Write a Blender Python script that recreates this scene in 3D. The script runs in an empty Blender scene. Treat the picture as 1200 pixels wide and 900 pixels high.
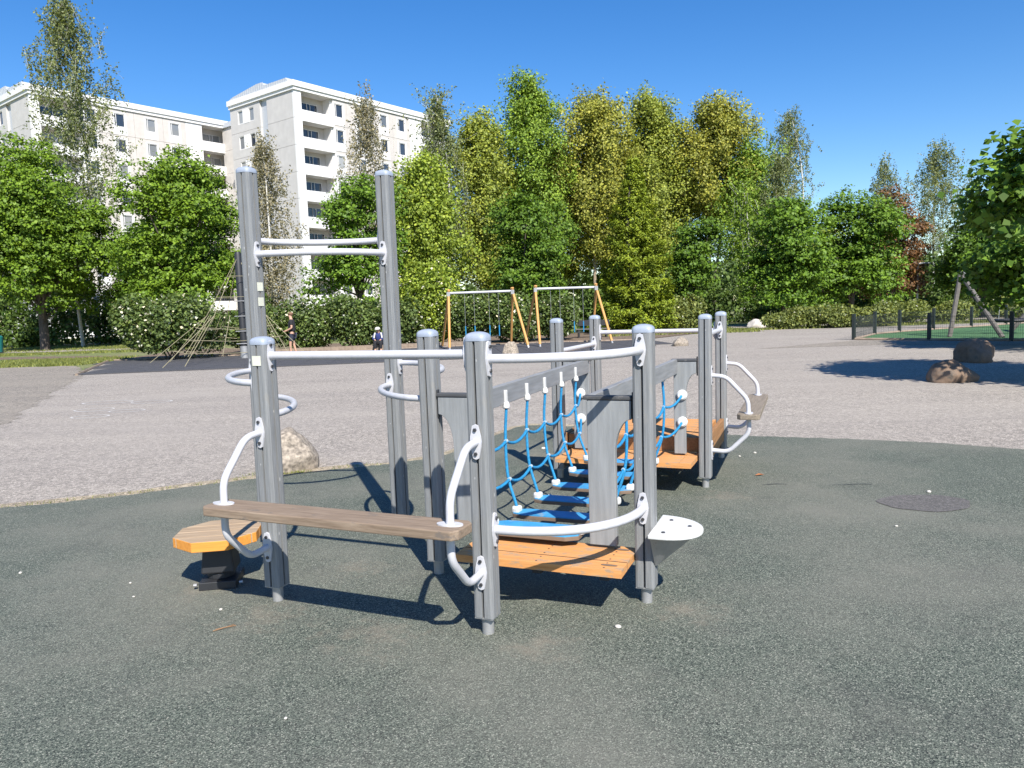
import bpy, math, random
import numpy as np
from mathutils import Vector, Matrix
random.seed(7); RNG = np.random.default_rng(11)
R = math.radians
S = bpy.context.scene
COL = S.collection

# ------------------------------------------------------------------ camera
CAM_H = 1.65
pitch, roll = R(5.751), R(2.018)
fw = Vector((0, math.cos(pitch), -math.sin(pitch)))
up0 = Vector((0, math.sin(pitch), math.cos(pitch)))
rt = Vector((1, 0, 0)) * math.cos(roll) - up0 * math.sin(roll)
up = Vector((1, 0, 0)) * math.sin(roll) + up0 * math.cos(roll)
cd = bpy.data.cameras.new('camera'); cam = bpy.data.objects.new('camera', cd); COL.objects.link(cam)
m = Matrix((rt, up, -fw)).transposed().to_4x4(); m.translation = (0, 0, CAM_H); cam.matrix_world = m
cd.sensor_width = 36; cd.lens = 885 / 1200 * 36; cd.clip_start = 0.05; cd.clip_end = 3000
S.camera = cam
# ------------------------------------------------------------------ sky, sun, exposure
SUN_EL, SUN_AZ = R(44), math.atan2(0.32, -0.947)       # azimuth clockwise from +Y
w = bpy.data.worlds.new('World'); S.world = w; w.use_nodes = True
nt = w.node_tree; nt.nodes.clear()
sky = nt.nodes.new('ShaderNodeTexSky'); sky.sky_type = 'NISHITA'; sky.sun_disc = False
sky.sun_elevation = SUN_EL; sky.sun_rotation = SUN_AZ
sky.air_density = 1.0; sky.dust_density = 0.15; sky.ozone_density = 3.0
hs = nt.nodes.new('ShaderNodeHueSaturation'); hs.inputs['Saturation'].default_value = 1.35; hs.inputs['Hue'].default_value = 0.508
bg = nt.nodes.new('ShaderNodeBackground'); bg.inputs['Strength'].default_value = 0.102
out = nt.nodes.new('ShaderNodeOutputWorld')
nt.links.new(sky.outputs[0], hs.inputs['Color']); nt.links.new(hs.outputs[0], bg.inputs[0]); nt.links.new(bg.outputs[0], out.inputs[0])
sl = bpy.data.lights.new('sun', 'SUN'); sl.energy = 5.0; sl.angle = R(0.53); sl.color = (1, 0.95, 0.87)
so = bpy.data.objects.new('sun', sl); COL.objects.link(so)
sd = Vector((math.sin(SUN_AZ) * math.cos(SUN_EL), math.cos(SUN_AZ) * math.cos(SUN_EL), math.sin(SUN_EL)))
so.rotation_euler = (-sd).to_track_quat('-Z', 'Y').to_euler(); so.location = sd * 60
S.view_settings.view_transform = 'Standard'; S.view_settings.look = 'None'
S.view_settings.exposure = 0.74; S.view_settings.gamma = 1

# ------------------------------------------------------------------ materials
def new_mat(name):
    mt = bpy.data.materials.new(name); mt.use_nodes = True
    n = mt.node_tree.nodes; b = n['Principled BSDF']
    return mt, mt.node_tree, n, b
def N(tree, kind, **kw):
    nd = tree.nodes.new(kind)
    for k, v in kw.items():
        if k in nd.inputs: nd.inputs[k].default_value = v
        else: setattr(nd, k, v)
    return nd
def ramp(tree, fac, stops):
    r = tree.nodes.new('ShaderNodeValToRGB'); e = r.color_ramp.elements
    while len(e) < len(stops): e.new(0.5)
    for el, (p, c) in zip(e, stops):
        el.position = p; el.color = (*c, 1) if len(c) == 3 else c
    tree.links.new(fac, r.inputs[0]); return r
def mixc(tree, fac, a, b, mode='MIX'):
    mx = tree.nodes.new('ShaderNodeMix'); mx.data_type = 'RGBA'; mx.blend_type = mode
    for sock, v in ((mx.inputs[0], fac), (mx.inputs[6], a), (mx.inputs[7], b)):
        if isinstance(v, (int, float)): sock.default_value = v
        elif isinstance(v, tuple): sock.default_value = (*v, 1)
        else: tree.links.new(v, sock)
    return mx.outputs[2]
def objcoord(tree, scale=(1, 1, 1)):
    tc = tree.nodes.new('ShaderNodeTexCoord'); mp = tree.nodes.new('ShaderNodeMapping')
    mp.inputs['Scale'].default_value = scale
    tree.links.new(tc.outputs['Object'], mp.inputs[0]); return mp.outputs[0]
def plain(name, col, rough=0.5, metal=0.0, var=0.12, nscale=9.0, bump=0.0, bscale=60, stretch=(1, 1, 1), dirt=None):
    mt, t, n, b = new_mat(name)
    co = objcoord(t, stretch)
    no = N(t, 'ShaderNodeTexNoise', Scale=nscale, Detail=6.0); t.links.new(co, no.inputs['Vector'])
    lo = tuple(c * (1 - var) for c in col); hi = tuple(min(1, c * (1 + var)) for c in col)
    rp = ramp(t, no.outputs[0], [(0.3, lo), (0.7, hi)])
    c = rp.outputs[0]
    if dirt:
        n2 = N(t, 'ShaderNodeTexNoise', Scale=dirt[1], Detail=8.0, Roughness=0.7); t.links.new(co, n2.inputs['Vector'])
        r2 = ramp(t, n2.outputs[0], [(dirt[2], (0, 0, 0)), (min(1, dirt[2] + 0.12), (1, 1, 1))])
        c = mixc(t, r2.outputs[0], c, dirt[0])
    t.links.new(c, b.inputs['Base Color'])
    b.inputs['Roughness'].default_value = rough; b.inputs['Metallic'].default_value = metal
    if bump:
        n3 = N(t, 'ShaderNodeTexNoise', Scale=bscale, Detail=4.0); t.links.new(co, n3.inputs['Vector'])
        bp = N(t, 'ShaderNodeBump', Strength=bump, Distance=0.01); t.links.new(n3.outputs[0], bp.inputs['Height'])
        t.links.new(bp.outputs[0], b.inputs['Normal'])
    return mt
M = {}
M['white_tube'] = plain('white_tube', (0.50, 0.50, 0.525), 0.40, var=0.06, nscale=20, dirt=((0.30, 0.29, 0.27), 30, 0.64))
M['white_plastic'] = plain('white_plastic', (0.60, 0.60, 0.58), 0.45, var=0.05, dirt=((0.5, 0.49, 0.45), 25, 0.66))
M['cap_grey'] = plain('cap_grey', (0.29, 0.33, 0.40), 0.42, var=0.08, nscale=25)
M['dark_plastic'] = plain('dark_plastic', (0.03, 0.032, 0.036), 0.5)
M['black_metal'] = plain('black_metal', (0.02, 0.021, 0.024), 0.55)
M['bolt'] = plain('bolt', (0.12, 0.12, 0.13), 0.35, 0.8)
M['galv'] = plain('galv', (0.38, 0.38, 0.38), 0.45, 0.5, dirt=((0.2, 0.19, 0.17), 14, 0.6))
M['blue_rope'] = plain('blue_rope', (0.012, 0.21, 0.43), 0.75, bump=0.5, bscale=200, nscale=60, var=.2)
M['white_knot'] = plain('white_knot', (0.36, 0.46, 0.55), 0.5)
M['beige_rope'] = plain('beige_rope', (0.27, 0.24, 0.15), 0.9)
M['sticker'] = plain('sticker', (0.62, 0.62, 0.52), 0.5, var=.08)
def post_material():
    mt, t, n, b = new_mat('grey_post')
    co = objcoord(t, (26, 26, 1.1))
    no = N(t, 'ShaderNodeTexNoise', Scale=5.0, Detail=8.0, Roughness=0.65); t.links.new(co, no.inputs['Vector'])
    rp = ramp(t, no.outputs[0], [(0.25, (0.145, 0.150, 0.152)), (0.55, (0.212, 0.218, 0.222)), (0.8, (0.275, 0.28, 0.283))])
    c2 = objcoord(t, (3, 3, 1.2))
    n2 = N(t, 'ShaderNodeTexNoise', Scale=4.0, Detail=6.0); t.links.new(c2, n2.inputs['Vector'])
    r2 = ramp(t, n2.outputs[0], [(0.62, (0, 0, 0)), (0.8, (0.6, 0.6, 0.6))])
    c = mixc(t, r2.outputs[0], rp.outputs[0], (0.30, 0.27, 0.22))
    c3 = objcoord(t, (14, 14, 2.5)); n3 = N(t, 'ShaderNodeTexNoise', Scale=3.0, Detail=9.0, Roughness=0.8); t.links.new(c3, n3.inputs['Vector'])
    r3 = ramp(t, n3.outputs[0], [(0.58, (0, 0, 0)), (0.66, (0.55, 0.55, 0.55))]); c = mixc(t, r3.outputs[0], c, (0.145, 0.14, 0.13))
    v3 = N(t, 'ShaderNodeTexVoronoi', Scale=22.0); t.links.new(objcoord(t, (1, 1, .35)), v3.inputs['Vector'])
    ms = N(t, 'ShaderNodeMath', operation='LESS_THAN'); ms.inputs[1].default_value = .09; t.links.new(v3.outputs['Distance'], ms.inputs[0]); c = mixc(t, ms.outputs[0], c, (0.40, 0.40, 0.39))
    t.links.new(c, b.inputs['Base Color']); b.inputs['Roughness'].default_value = 0.48
    bp = N(t, 'ShaderNodeBump', Strength=0.12, Distance=0.004); t.links.new(no.outputs[0], bp.inputs['Height']); t.links.new(bp.outputs[0], b.inputs['Normal'])
    return mt
M['post'] = post_material()
M['panel'] = plain('grey_panel', (0.235, 0.245, 0.25), 0.62, var=.16, nscale=3, bump=.2, bscale=25, stretch=(12, 12, 1.0), dirt=((0.19, 0.18, 0.16), 6, 0.62))
M['beam'] = plain('grey_beam', (0.225, 0.23, 0.235), 0.62, var=.18, nscale=3, bump=.2, bscale=25, stretch=(12, 1, 12), dirt=((0.24, 0.20, 0.15), 5, 0.6))
M['panel_top'] = plain('dark_edge', (0.06, 0.062, 0.066), 0.6, dirt=((0.16, 0.15, 0.14), 8, 0.55))
def wood(name, lo, mid, hi, axis, rough=0.7, wear=None):
    mt, t, n, b = new_mat(name)
    sc = [30, 30, 30]; sc[axis] = 1.6
    co = objcoord(t, tuple(sc))
    no = N(t, 'ShaderNodeTexNoise', Scale=2.2, Detail=9.0, Roughness=0.68, Distortion=0.6); t.links.new(co, no.inputs['Vector'])
    rp = ramp(t, no.outputs[0], [(0.28, lo), (0.5, mid), (0.72, hi)])
    c = rp.outputs[0]
    if wear:
        sc2 = [9, 9, 9]; sc2[axis] = 3
        c2 = objcoord(t, tuple(sc2)); n2 = N(t, 'ShaderNodeTexNoise', Scale=2.0, Detail=8.0, Roughness=.75); t.links.new(c2, n2.inputs['Vector'])
        r2 = ramp(t, n2.outputs[0], [(wear[1], (0, 0, 0)), (wear[1] + .05, (1, 1, 1))]); c = mixc(t, r2.outputs[0], c, wear[0])
    t.links.new(c, b.inputs['Base Color']); b.inputs['Roughness'].default_value = rough
    bp = N(t, 'ShaderNodeBump', Strength=0.3, Distance=0.004); t.links.new(no.outputs[0], bp.inputs['Height']); t.links.new(bp.outputs[0], b.inputs['Normal'])
    return mt
M['bench_x'] = wood('weathered_bench_x', (0.13, 0.09, 0.06), (0.225, 0.165, 0.115), (0.31, 0.24, 0.175), 0, wear=((0.16, 0.13, 0.105), .58))
M['bench_y'] = wood('weathered_bench_y', (0.14, 0.115, 0.085), (0.22, 0.18, 0.135), (0.30, 0.25, 0.195), 1)
M['orange_x'] = wood('orange_stain_x', (0.44, 0.18, 0.05), (0.59, 0.275, 0.09), (0.65, 0.33, 0.125), 0, wear=((0.38, 0.25, 0.15), .53))
M['brown_y'] = wood('brown_board', (0.18, 0.085, 0.03), (0.30, 0.15, 0.06), (0.4, 0.21, 0.09), 1)
M['orange_side'] = wood('orange_side', (0.50, 0.19, 0.03), (0.64, 0.26, 0.042), (0.70, 0.31, 0.06), 0, wear=((0.30, 0.22, 0.15), .60))
M['stool_top'] = wood('stool_top', (0.22, 0.15, 0.09), (0.36, 0.26, 0.165), (0.44, 0.34, 0.23), 0, wear=((0.27, 0.25, 0.235), .6))
M['joint_shade_dirt'] = plain('joint_shade_dirt', (0.05, 0.03, 0.018), .95)  # near-black for plank gap sides: shade of the narrow joints painted in, plus dirt
M['blue_tread'] = plain('blue_tread', (0.045, 0.27, 0.52), 0.6, var=.15, nscale=8, dirt=((0.24, 0.30, 0.34), 9, .56))
M['ply_edge'] = plain('ply_edge', (0.17, 0.12, 0.085), .8)

def rubber_material():
    mt, t, n, b = new_mat('green_rubber')
    tc = N(t, 'ShaderNodeTexCoord'); co = tc.outputs['Object']
    vo = N(t, 'ShaderNodeTexVoronoi', Scale=205.0); t.links.new(co, vo.inputs['Vector'])
    sep = N(t, 'ShaderNodeSeparateColor'); t.links.new(vo.outputs['Color'], sep.inputs[0])
    rp = ramp(t, sep.outputs[0], [(0.0, (0.010, 0.013, 0.011)), (0.22, (0.040, 0.050, 0.039)), (0.55, (0.094, 0.109, 0.085)), (0.88, (0.150, 0.168, 0.130)), (1.0, (0.34, 0.34, 0.28))])
    rp.color_ramp.interpolation = 'LINEAR'
    v2 = N(t, 'ShaderNodeTexVoronoi', Scale=60.0); t.links.new(co, v2.inputs['Vector'])
    s2 = N(t, 'ShaderNodeSeparateColor'); t.links.new(v2.outputs['Color'], s2.inputs[0])
    r2 = ramp(t, s2.outputs[1], [(0.0, (0.90, 0.90, 0.90)), (1.0, (1.08, 1.08, 1.07))])
    c = mixc(t, 1.0, rp.outputs[0], r2.outputs[0], 'MULTIPLY')
    # broad weathering: dusty pale patches and darker, redder worn patches
    n1 = N(t, 'ShaderNodeTexNoise', Scale=0.55, Detail=7.0, Roughness=0.6); t.links.new(co, n1.inputs['Vector'])
    ra = ramp(t, n1.outputs[0], [(0.42, (0, 0, 0)), (0.70, (0.7, 0.7, 0.7))])
    c = mixc(t, ra.outputs[0], c, (0.19, 0.182, 0.148))
    n2 = N(t, 'ShaderNodeTexNoise', Scale=1.3, Detail=8.0, Roughness=0.65); mp = N(t, 'ShaderNodeMapping'); mp.inputs['Location'].default_value = (7, 3, 1)
    t.links.new(co, mp.inputs[0]); t.links.new(mp.outputs[0], n2.inputs['Vector'])
    rb = ramp(t, n2.outputs[0], [(0.56, (0, 0, 0)), (0.76, (0.38, 0.38, 0.38))])
    c = mixc(t, rb.outputs[0], c, (0.048, 0.046, 0.044))
    # sandy dust around the posts' feet
    n3 = N(t, 'ShaderNodeTexNoise', Scale=3.2, Detail=8.0, Roughness=0.7); t.links.new(co, n3.inputs['Vector'])
    rc = ramp(t, n3.outputs[0], [(0.66, (0, 0, 0)), (0.8, (0.55, 0.55, 0.55))])
    c = mixc(t, rc.outputs[0], c, (0.21, 0.17, 0.125))
    # trodden sand round the feet of the posts and the stool
    msk = None
    for (sx_, sy_, r0_) in ((-1.05, 4.78, .42), (-1.38, 4.02, .50), (.90, 3.92, .40), (-2.0, 4.45, .38), (-.75, 3.75, .55), (.1, 3.55, .4), (.4, 8.3, .8), (1.75, 6.3, .5), (-1.0, 5.9, .5)):
        vd = N(t, 'ShaderNodeVectorMath', operation='DISTANCE'); vd.inputs[1].default_value = (sx_, sy_, 0); t.links.new(co, vd.inputs[0])
        mr = N(t, 'ShaderNodeMapRange'); mr.inputs['From Min'].default_value = 0.0; mr.inputs['From Max'].default_value = r0_; mr.inputs['To Min'].default_value = .30; mr.inputs['To Max'].default_value = 0.0
        t.links.new(vd.outputs['Value'], mr.inputs['Value'])
        if msk is None: msk = mr.outputs[0]
        else:
            mm = N(t, 'ShaderNodeMath', operation='MAXIMUM'); t.links.new(msk, mm.inputs[0]); t.links.new(mr.outputs[0], mm.inputs[1]); msk = mm.outputs[0]
    n5 = N(t, 'ShaderNodeTexNoise', Scale=7.0, Detail=9.0, Roughness=0.75); t.links.new(co, n5.inputs['Vector'])
    ad = N(t, 'ShaderNodeMath', operation='ADD'); t.links.new(msk, ad.inputs[0]); t.links.new(n5.outputs[0], ad.inputs[1])
    rs_ = ramp(t, ad.outputs[0], [(0.66, (0, 0, 0)), (0.92, (0.5, 0.5, 0.5))])
    c = mixc(t, rs_.outputs[0], c, (0.245, 0.205, 0.155))
    # a few pale crumbs
    v4 = N(t, 'ShaderNodeTexVoronoi', Scale=9.0); t.links.new(co, v4.inputs['Vector'])
    mth = N(t, 'ShaderNodeMath', operation='LESS_THAN'); mth.inputs[1].default_value = 0.035; t.links.new(v4.outputs['Distance'], mth.inputs[0])
    c = mixc(t, mth.outputs[0], c, (0.27, 0.25, 0.21))
    t.links.new(c, b.inputs['Base Color']); b.inputs['Roughness'].default_value = 0.85
    bp = N(t, 'ShaderNodeBump', Strength=0.55, Distance=0.004); t.links.new(vo.outputs['Distance'], bp.inputs['Height']); t.links.new(bp.outputs[0], b.inputs['Normal'])
    return mt
M['rubber'] = rubber_material()
def asphalt_material(name, base, warm, scale=120.0):
    mt, t, n, b = new_mat(name)
    tc = N(t, 'ShaderNodeTexCoord'); co = tc.outputs['Object']
    vo = N(t, 'ShaderNodeTexVoronoi', Scale=scale); t.links.new(co, vo.inputs['Vector'])
    sep = N(t, 'ShaderNodeSeparateColor'); t.links.new(vo.outputs['Color'], sep.inputs[0])
    g = base
    rp = ramp(t, sep.outputs[0], [(0, tuple(x * .42 for x in g)), (0.4, tuple(x * .85 for x in g)), (0.75, tuple(x * 1.15 for x in g)), (1, tuple(x * 1.65 for x in g))])
    v2 = N(t, 'ShaderNodeTexVoronoi', Scale=scale * .22); t.links.new(co, v2.inputs['Vector'])
    s2 = N(t, 'ShaderNodeSeparateColor'); t.links.new(v2.outputs['Color'], s2.inputs[0])
    r2 = ramp(t, s2.outputs[1], [(0, (0.72, 0.72, 0.72)), (1, (1.25, 1.25, 1.25))])
    c = mixc(t, 1.0, rp.outputs[0], r2.outputs[0], 'MULTIPLY')
    n1 = N(t, 'ShaderNodeTexNoise', Scale=0.22, Detail=8.0, Roughness=0.62); t.links.new(co, n1.inputs['Vector'])
    ra = ramp(t, n1.outputs[0], [(0.42, (0, 0, 0)), (0.68, (0.65, 0.65, 0.65))])
    c = mixc(t, ra.outputs[0], c, warm)
    mp = N(t, 'ShaderNodeMapping'); mp.inputs['Scale'].default_value = (0.12, 1.4, 1); t.links.new(co, mp.inputs[0])
    n2 = N(t, 'ShaderNodeTexNoise', Scale=0.9, Detail=6.0); t.links.new(mp.outputs[0], n2.inputs['Vector'])
    rb = ramp(t, n2.outputs[0], [(0.3, (0.91, 0.91, 0.915)), (0.7, (1.05, 1.05, 1.04))])
    c = mixc(t, 1.0, c, rb.outputs[0], 'MULTIPLY')
    t.links.new(c, b.inputs['Base Color']); b.inputs['Roughness'].default_value = 0.9
    bp = N(t, 'ShaderNodeBump', Strength=0.5, Distance=0.006); t.links.new(vo.outputs['Distance'], bp.inputs['Height']); t.links.new(bp.outputs[0], b.inputs['Normal'])
    return mt
M['asphalt'] = asphalt_material('pale_asphalt', (0.312, 0.276, 0.238), (0.338, 0.302, 0.262))
M['gravel'] = asphalt_material('brown_gravel', (0.245, 0.215, 0.178), (0.275, 0.240, 0.195), 80)
M['sand'] = asphalt_material('sand_edge', (0.34, 0.28, 0.20), (0.26, 0.235, 0.13), 90)
M['dark_mat'] = asphalt_material('dark_mat', (0.060, 0.060, 0.068), (0.078, 0.075, 0.075), 90)
M['mat_base'] = plain('mat_base', (0.15, 0.14, 0.13), .9)
M['patch'] = asphalt_material('patch_rubber', (0.116, 0.108, 0.102), (0.130, 0.122, 0.114), 250)
M['turf'] = asphalt_material('turf', (0.060, 0.145, 0.055), (0.075, 0.16, 0.06), 60)
M['grass_soil'] = asphalt_material('grass_soil', (0.15, 0.18, 0.055), (0.20, 0.18, 0.10), 30)
M['earth'] = asphalt_material('earth', (0.16, 0.115, 0.08), (0.19, 0.14, 0.10), 30)
M['brown_brick'] = plain('retaining_stone', (0.24, 0.185, 0.14), .9, var=.25, nscale=6, bump=.4)
M['chalk'] = plain('chalk', (0.52, 0.50, 0.48), 1.0, var=.2, nscale=30)

def leaf_material(name, col, var=0.42, trans=0.22, hue=0.03, flower=None):
    mt, t, n, b = new_mat(name)
    geo = N(t, 'ShaderNodeNewGeometry')
    lo = tuple(c * (1 - var) for c in col); hi = tuple(c * (1 + var) for c in col); hi = (hi[0] * 1.18, hi[1] * 1.03, hi[2] * .85)
    rp = ramp(t, geo.outputs['Random Per Island'], [(0, lo), (0.5, col), (1, hi)])
    t.links.new(rp.outputs[0], b.inputs['Base Color']); b.inputs['Roughness'].default_value = 0.55
    b.inputs['Specular IOR Level'].default_value = 0.3
    tr = N(t, 'ShaderNodeBsdfTranslucent'); cc = mixc(t, 1.0, rp.outputs[0], (1.5, 1.45, .55), 'MULTIPLY'); t.links.new(cc, tr.inputs[0])
    mx = N(t, 'ShaderNodeMixShader'); mx.inputs[0].default_value = trans
    t.links.new(b.outputs[0], mx.inputs[1]); t.links.new(tr.outputs[0], mx.inputs[2]); t.links.new(mx.outputs[0], n['Material Output'].inputs[0])
    return mt
L = {}
L['maple'] = leaf_material('leaf_maple', (0.122, 0.212, 0.018))
L['maple_dark'] = leaf_material('leaf_maple_dark', (0.088, 0.165, 0.017))
L['maple_mid'] = leaf_material('leaf_maple_mid', (0.105, 0.195, 0.019))
L['lime'] = leaf_material('leaf_lime', (0.220, 0.300, 0.040))
L['olive'] = leaf_material('leaf_olive', (0.225, 0.275, 0.045))
L['olive2'] = leaf_material('leaf_olive_pale', (0.255, 0.275, 0.048))
L['aspen'] = leaf_material('leaf_aspen', (0.175, 0.275, 0.035))
L['birch'] = leaf_material('leaf_birch', (0.175, 0.215, 0.095), trans=.3)
L['birch_grey'] = leaf_material('leaf_birch_grey', (0.250, 0.240, 0.165), trans=.25)
L['spruce'] = leaf_material('needle_spruce', (0.190, 0.255, 0.022), trans=.12)
L['spruce_dark'] = leaf_material('needle_dark', (0.022, 0.045, 0.018), trans=.05)
L['maple_deep'] = leaf_material('leaf_maple_deep', (0.085, 0.165, 0.018))
L['copper'] = leaf_material('leaf_copper', (0.170, 0.095, 0.045))
L['hedge'] = leaf_material('leaf_hedge', (0.100, 0.150, 0.042), var=.45, trans=.22)
L['shrub'] = leaf_material('leaf_shrub', (0.175, 0.215, 0.062), var=.35, trans=.25)
L['under'] = leaf_material('leaf_under', (0.075, 0.128, 0.027), var=.5, trans=.2)
L['flower'] = leaf_material('petal_white', (0.62, 0.62, 0.50), var=.25, trans=.2)
L['grass'] = leaf_material('grass_blade', (0.170, 0.200, 0.055), var=.4)
M['bark'] = plain('bark_grey', (0.085, 0.07, 0.058), .95, var=.35, nscale=4, stretch=(4, 4, 1), bump=.6, bscale=10)
M['bark_pink'] = plain('bark_aspen', (0.30, 0.235, 0.165), .9, var=.3, nscale=3, stretch=(2, 2, 1))
M['bark_birch'] = plain('bark_birch', (0.52, 0.50, 0.46), .85, var=.18, nscale=3, stretch=(1, 1, 6), dirt=((0.05, 0.045, 0.04), 3.0, .60))
M['rock'] = plain('boulder_tan', (0.27, 0.23, 0.185), .9, var=.55, nscale=24, bump=.9, bscale=16, dirt=((0.14, 0.12, 0.10), 10, .58))
M['rock_dark'] = plain('boulder_brown', (0.185, 0.125, 0.085), .92, var=.35, nscale=6, bump=.8, bscale=14, dirt=((0.10, 0.085, 0.07), 6, .52))
M['rock_white'] = plain('boulder_white', (0.48, 0.44, 0.40), .9, var=.25, nscale=6, bump=.7, bscale=12)
# building
M['concrete'] = plain('wall_concrete', (0.53, 0.495, 0.462), .9, var=.07, nscale=1.5, dirt=((0.49, 0.45, 0.415), 1.1, .6))
M['concrete_grey'] = plain('gable_concrete', (0.51, 0.49, 0.472), .9, var=.06, nscale=1.2, dirt=((0.48, 0.455, 0.435), .9, .58))
M['bwhite'] = plain('white_render', (0.72, 0.71, 0.70), .8, var=.03, nscale=2)
M['bjoint'] = plain('joint', (0.24, 0.22, 0.205), .9)
M['zinc'] = plain('zinc_sheet', (0.50, 0.52, 0.55), .5, .2, var=.06)
def glass_mat():
    mt, t, n, b = new_mat('window_glass')
    oi = N(t, 'ShaderNodeObjectInfo')
    rp = ramp(t, oi.outputs['Random'], [(0, (0.015, 0.02, 0.03)), (0.55, (0.045, 0.06, 0.085)), (0.75, (0.16, 0.175, 0.19)), (1, (0.36, 0.36, 0.35))])
    t.links.new(rp.outputs[0], b.inputs['Base Color']); b.inputs['Roughness'].default_value = 0.06; b.inputs['Specular IOR Level'].default_value = .8
    return mt
M['glass'] = glass_mat()
M['swing_wood'] = wood('swing_wood', (0.42, 0.20, 0.06), (0.56, 0.29, 0.09), (0.62, 0.36, 0.13), 2)
M['log_grey'] = plain('log_grey', (0.12, 0.11, 0.10), .85, var=.2)
M['fence_green'] = plain('fence_dark', (0.018, 0.026, 0.024), .6)
M['skin'] = plain('skin', (0.50, 0.29, 0.20), .55)
M['black_cloth'] = plain('black_cloth', (0.018, 0.018, 0.022), .9)
M['navy_cloth'] = plain('navy_cloth', (0.030, 0.034, 0.055), .9)
M['blue_cloth'] = plain('blue_cloth', (0.022, 0.035, 0.14), .85)
M['white_cloth'] = plain('white_cloth', (0.6, 0.58, 0.52), .9)
M['hair'] = plain('hair', (0.16, 0.085, 0.05), .8)
M['shoe'] = plain('shoe', (0.4, 0.4, 0.4), .7)
M['teal_bin'] = plain('teal_bin', (0.01, 0.15, 0.15), .5)
M['lamp_grey'] = plain('lamp_grey', (0.45, 0.46, 0.47), .5, .3)
M['dry_leaf'] = plain('dry_leaf', (0.33, 0.13, 0.05), .8)
M['twig'] = plain('twig', (0.22, 0.13, 0.07), .9)
M['pebble'] = plain('pebble', (0.52, 0.49, 0.44), .9)

# ------------------------------------------------------------------ mesh helpers
class MB:
    def __init__(s): s.v = []; s.f = []; s.mi = []
    def add(s, vs, fs, mi=0):
        o = len(s.v); s.v += [tuple(p) for p in vs]; s.f += [tuple(i + o for i in f) for f in fs]; s.mi += [mi] * len(fs); return s
    def box(s, a, b, mi=0, rz=0.0, piv=None):
        (x0, y0, z0), (x1, y1, z1) = a, b
        vs = [(x0, y0, z0), (x1, y0, z0), (x1, y1, z0), (x0, y1, z0), (x0, y0, z1), (x1, y0, z1), (x1, y1, z1), (x0, y1, z1)]
        if rz:
            px, py = piv or ((x0 + x1) / 2, (y0 + y1) / 2); c, sn = math.cos(rz), math.sin(rz)
            vs = [(px + (x - px) * c - (y - py) * sn, py + (x - px) * sn + (y - py) * c, z) for x, y, z in vs]
        return s.add(vs, [(3, 2, 1, 0), (4, 5, 6, 7), (0, 1, 5, 4), (1, 2, 6, 5), (2, 3, 7, 6), (3, 0, 4, 7)], mi)
    def tube(s, pts, r, seg=10, mi=0, caps=True):
        pts = [Vector(p) for p in pts]; n = len(pts)
        rs = r if isinstance(r, (list, tuple)) else [r] * n
        tn = []
        for i in range(n):
            a = pts[max(0, i - 1)]; b = pts[min(n - 1, i + 1)]; tn.append((b - a).normalized())
        ref = Vector((0, 0, 1)) if abs(tn[0].z) < .9 else Vector((1, 0, 0))
        u = tn[0].cross(ref).normalized(); vs = []
        for i in range(n):
            u = (u - tn[i] * u.dot(tn[i])).normalized(); v = tn[i].cross(u)
            for k in range(seg):
                a = 2 * math.pi * k / seg; vs.append(pts[i] + (u * math.cos(a) + v * math.sin(a)) * rs[i])
        fs = []
        for i in range(n - 1):
            for k in range(seg):
                k2 = (k + 1) % seg; fs.append((i * seg + k, i * seg + k2, (i + 1) * seg + k2, (i + 1) * seg + k))
        if caps: fs += [tuple(range(seg))[::-1], tuple((n - 1) * seg + k for k in range(seg))]
        return s.add(vs, fs, mi)
    def lathe(s, prof, seg=16, c=(0, 0, 0), mi=0):
        vs = []; fs = []
        for r, z in prof:
            for k in range(seg):
                a = 2 * math.pi * k / seg; vs.append((c[0] + r * math.cos(a), c[1] + r * math.sin(a), c[2] + z))
        for i in range(len(prof) - 1):
            for k in range(seg):
                k2 = (k + 1) % seg; fs.append((i * seg + k, i * seg + k2, (i + 1) * seg + k2, (i + 1) * seg + k))
        fs += [tuple(range(seg))[::-1], tuple((len(prof) - 1) * seg + k for k in range(seg))]
        return s.add(vs, fs, mi)
    def prism(s, poly, o, ax, ay, az, mi=0):
        """polygon in (ax, ay) from origin o, extruded along vector az"""
        o, ax, ay, az = Vector(o), Vector(ax), Vector(ay), Vector(az); n = len(poly)
        a = [o + ax * x + ay * y for x, y in poly]; b = [p + az for p in a]
        fs = [tuple(range(n)), tuple(range(2 * n - 1, n - 1, -1))] + [(i, i + n, (i + 1) % n + n, (i + 1) % n) for i in range(n)]
        return s.add(a + b, fs, mi)
    def mesh(s, name, mats, smooth=None):
        me = bpy.data.meshes.new(name); me.from_pydata(s.v, [], s.f)
        for mt in (mats if isinstance(mats, (list, tuple)) else [mats]): me.materials.append(mt)
        me.polygons.foreach_set('material_index', s.mi)
        if smooth is not None:
            me.polygons.foreach_set('use_smooth', [True] * len(s.f)); me.set_sharp_from_angle(angle=R(smooth))
        me.validate(); fix_normals(me); return me
def fix_normals(me):
    import bmesh
    bm = bmesh.new(); bm.from_mesh(me); bmesh.ops.recalc_face_normals(bm, faces=bm.faces); bm.to_mesh(me); bm.free()
def link(name, data, parent=None, loc=(0, 0, 0), rz=0.0, label=None, cat=None, group=None, kind=None, bevel=0):
    o = bpy.data.objects.new(name, data); COL.objects.link(o)
    o.location = loc; o.rotation_euler = (0, 0, rz)
    if parent: o.parent = parent
    if label: o['label'] = label
    if cat: o['category'] = cat
    if group: o['group'] = group
    if kind: o['kind'] = kind
    if bevel:
        bv = o.modifiers.new('bevel', 'BEVEL'); bv.width = bevel; bv.segments = 2; bv.limit_method = 'ANGLE'; bv.angle_limit = R(40)
    return o
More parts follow.
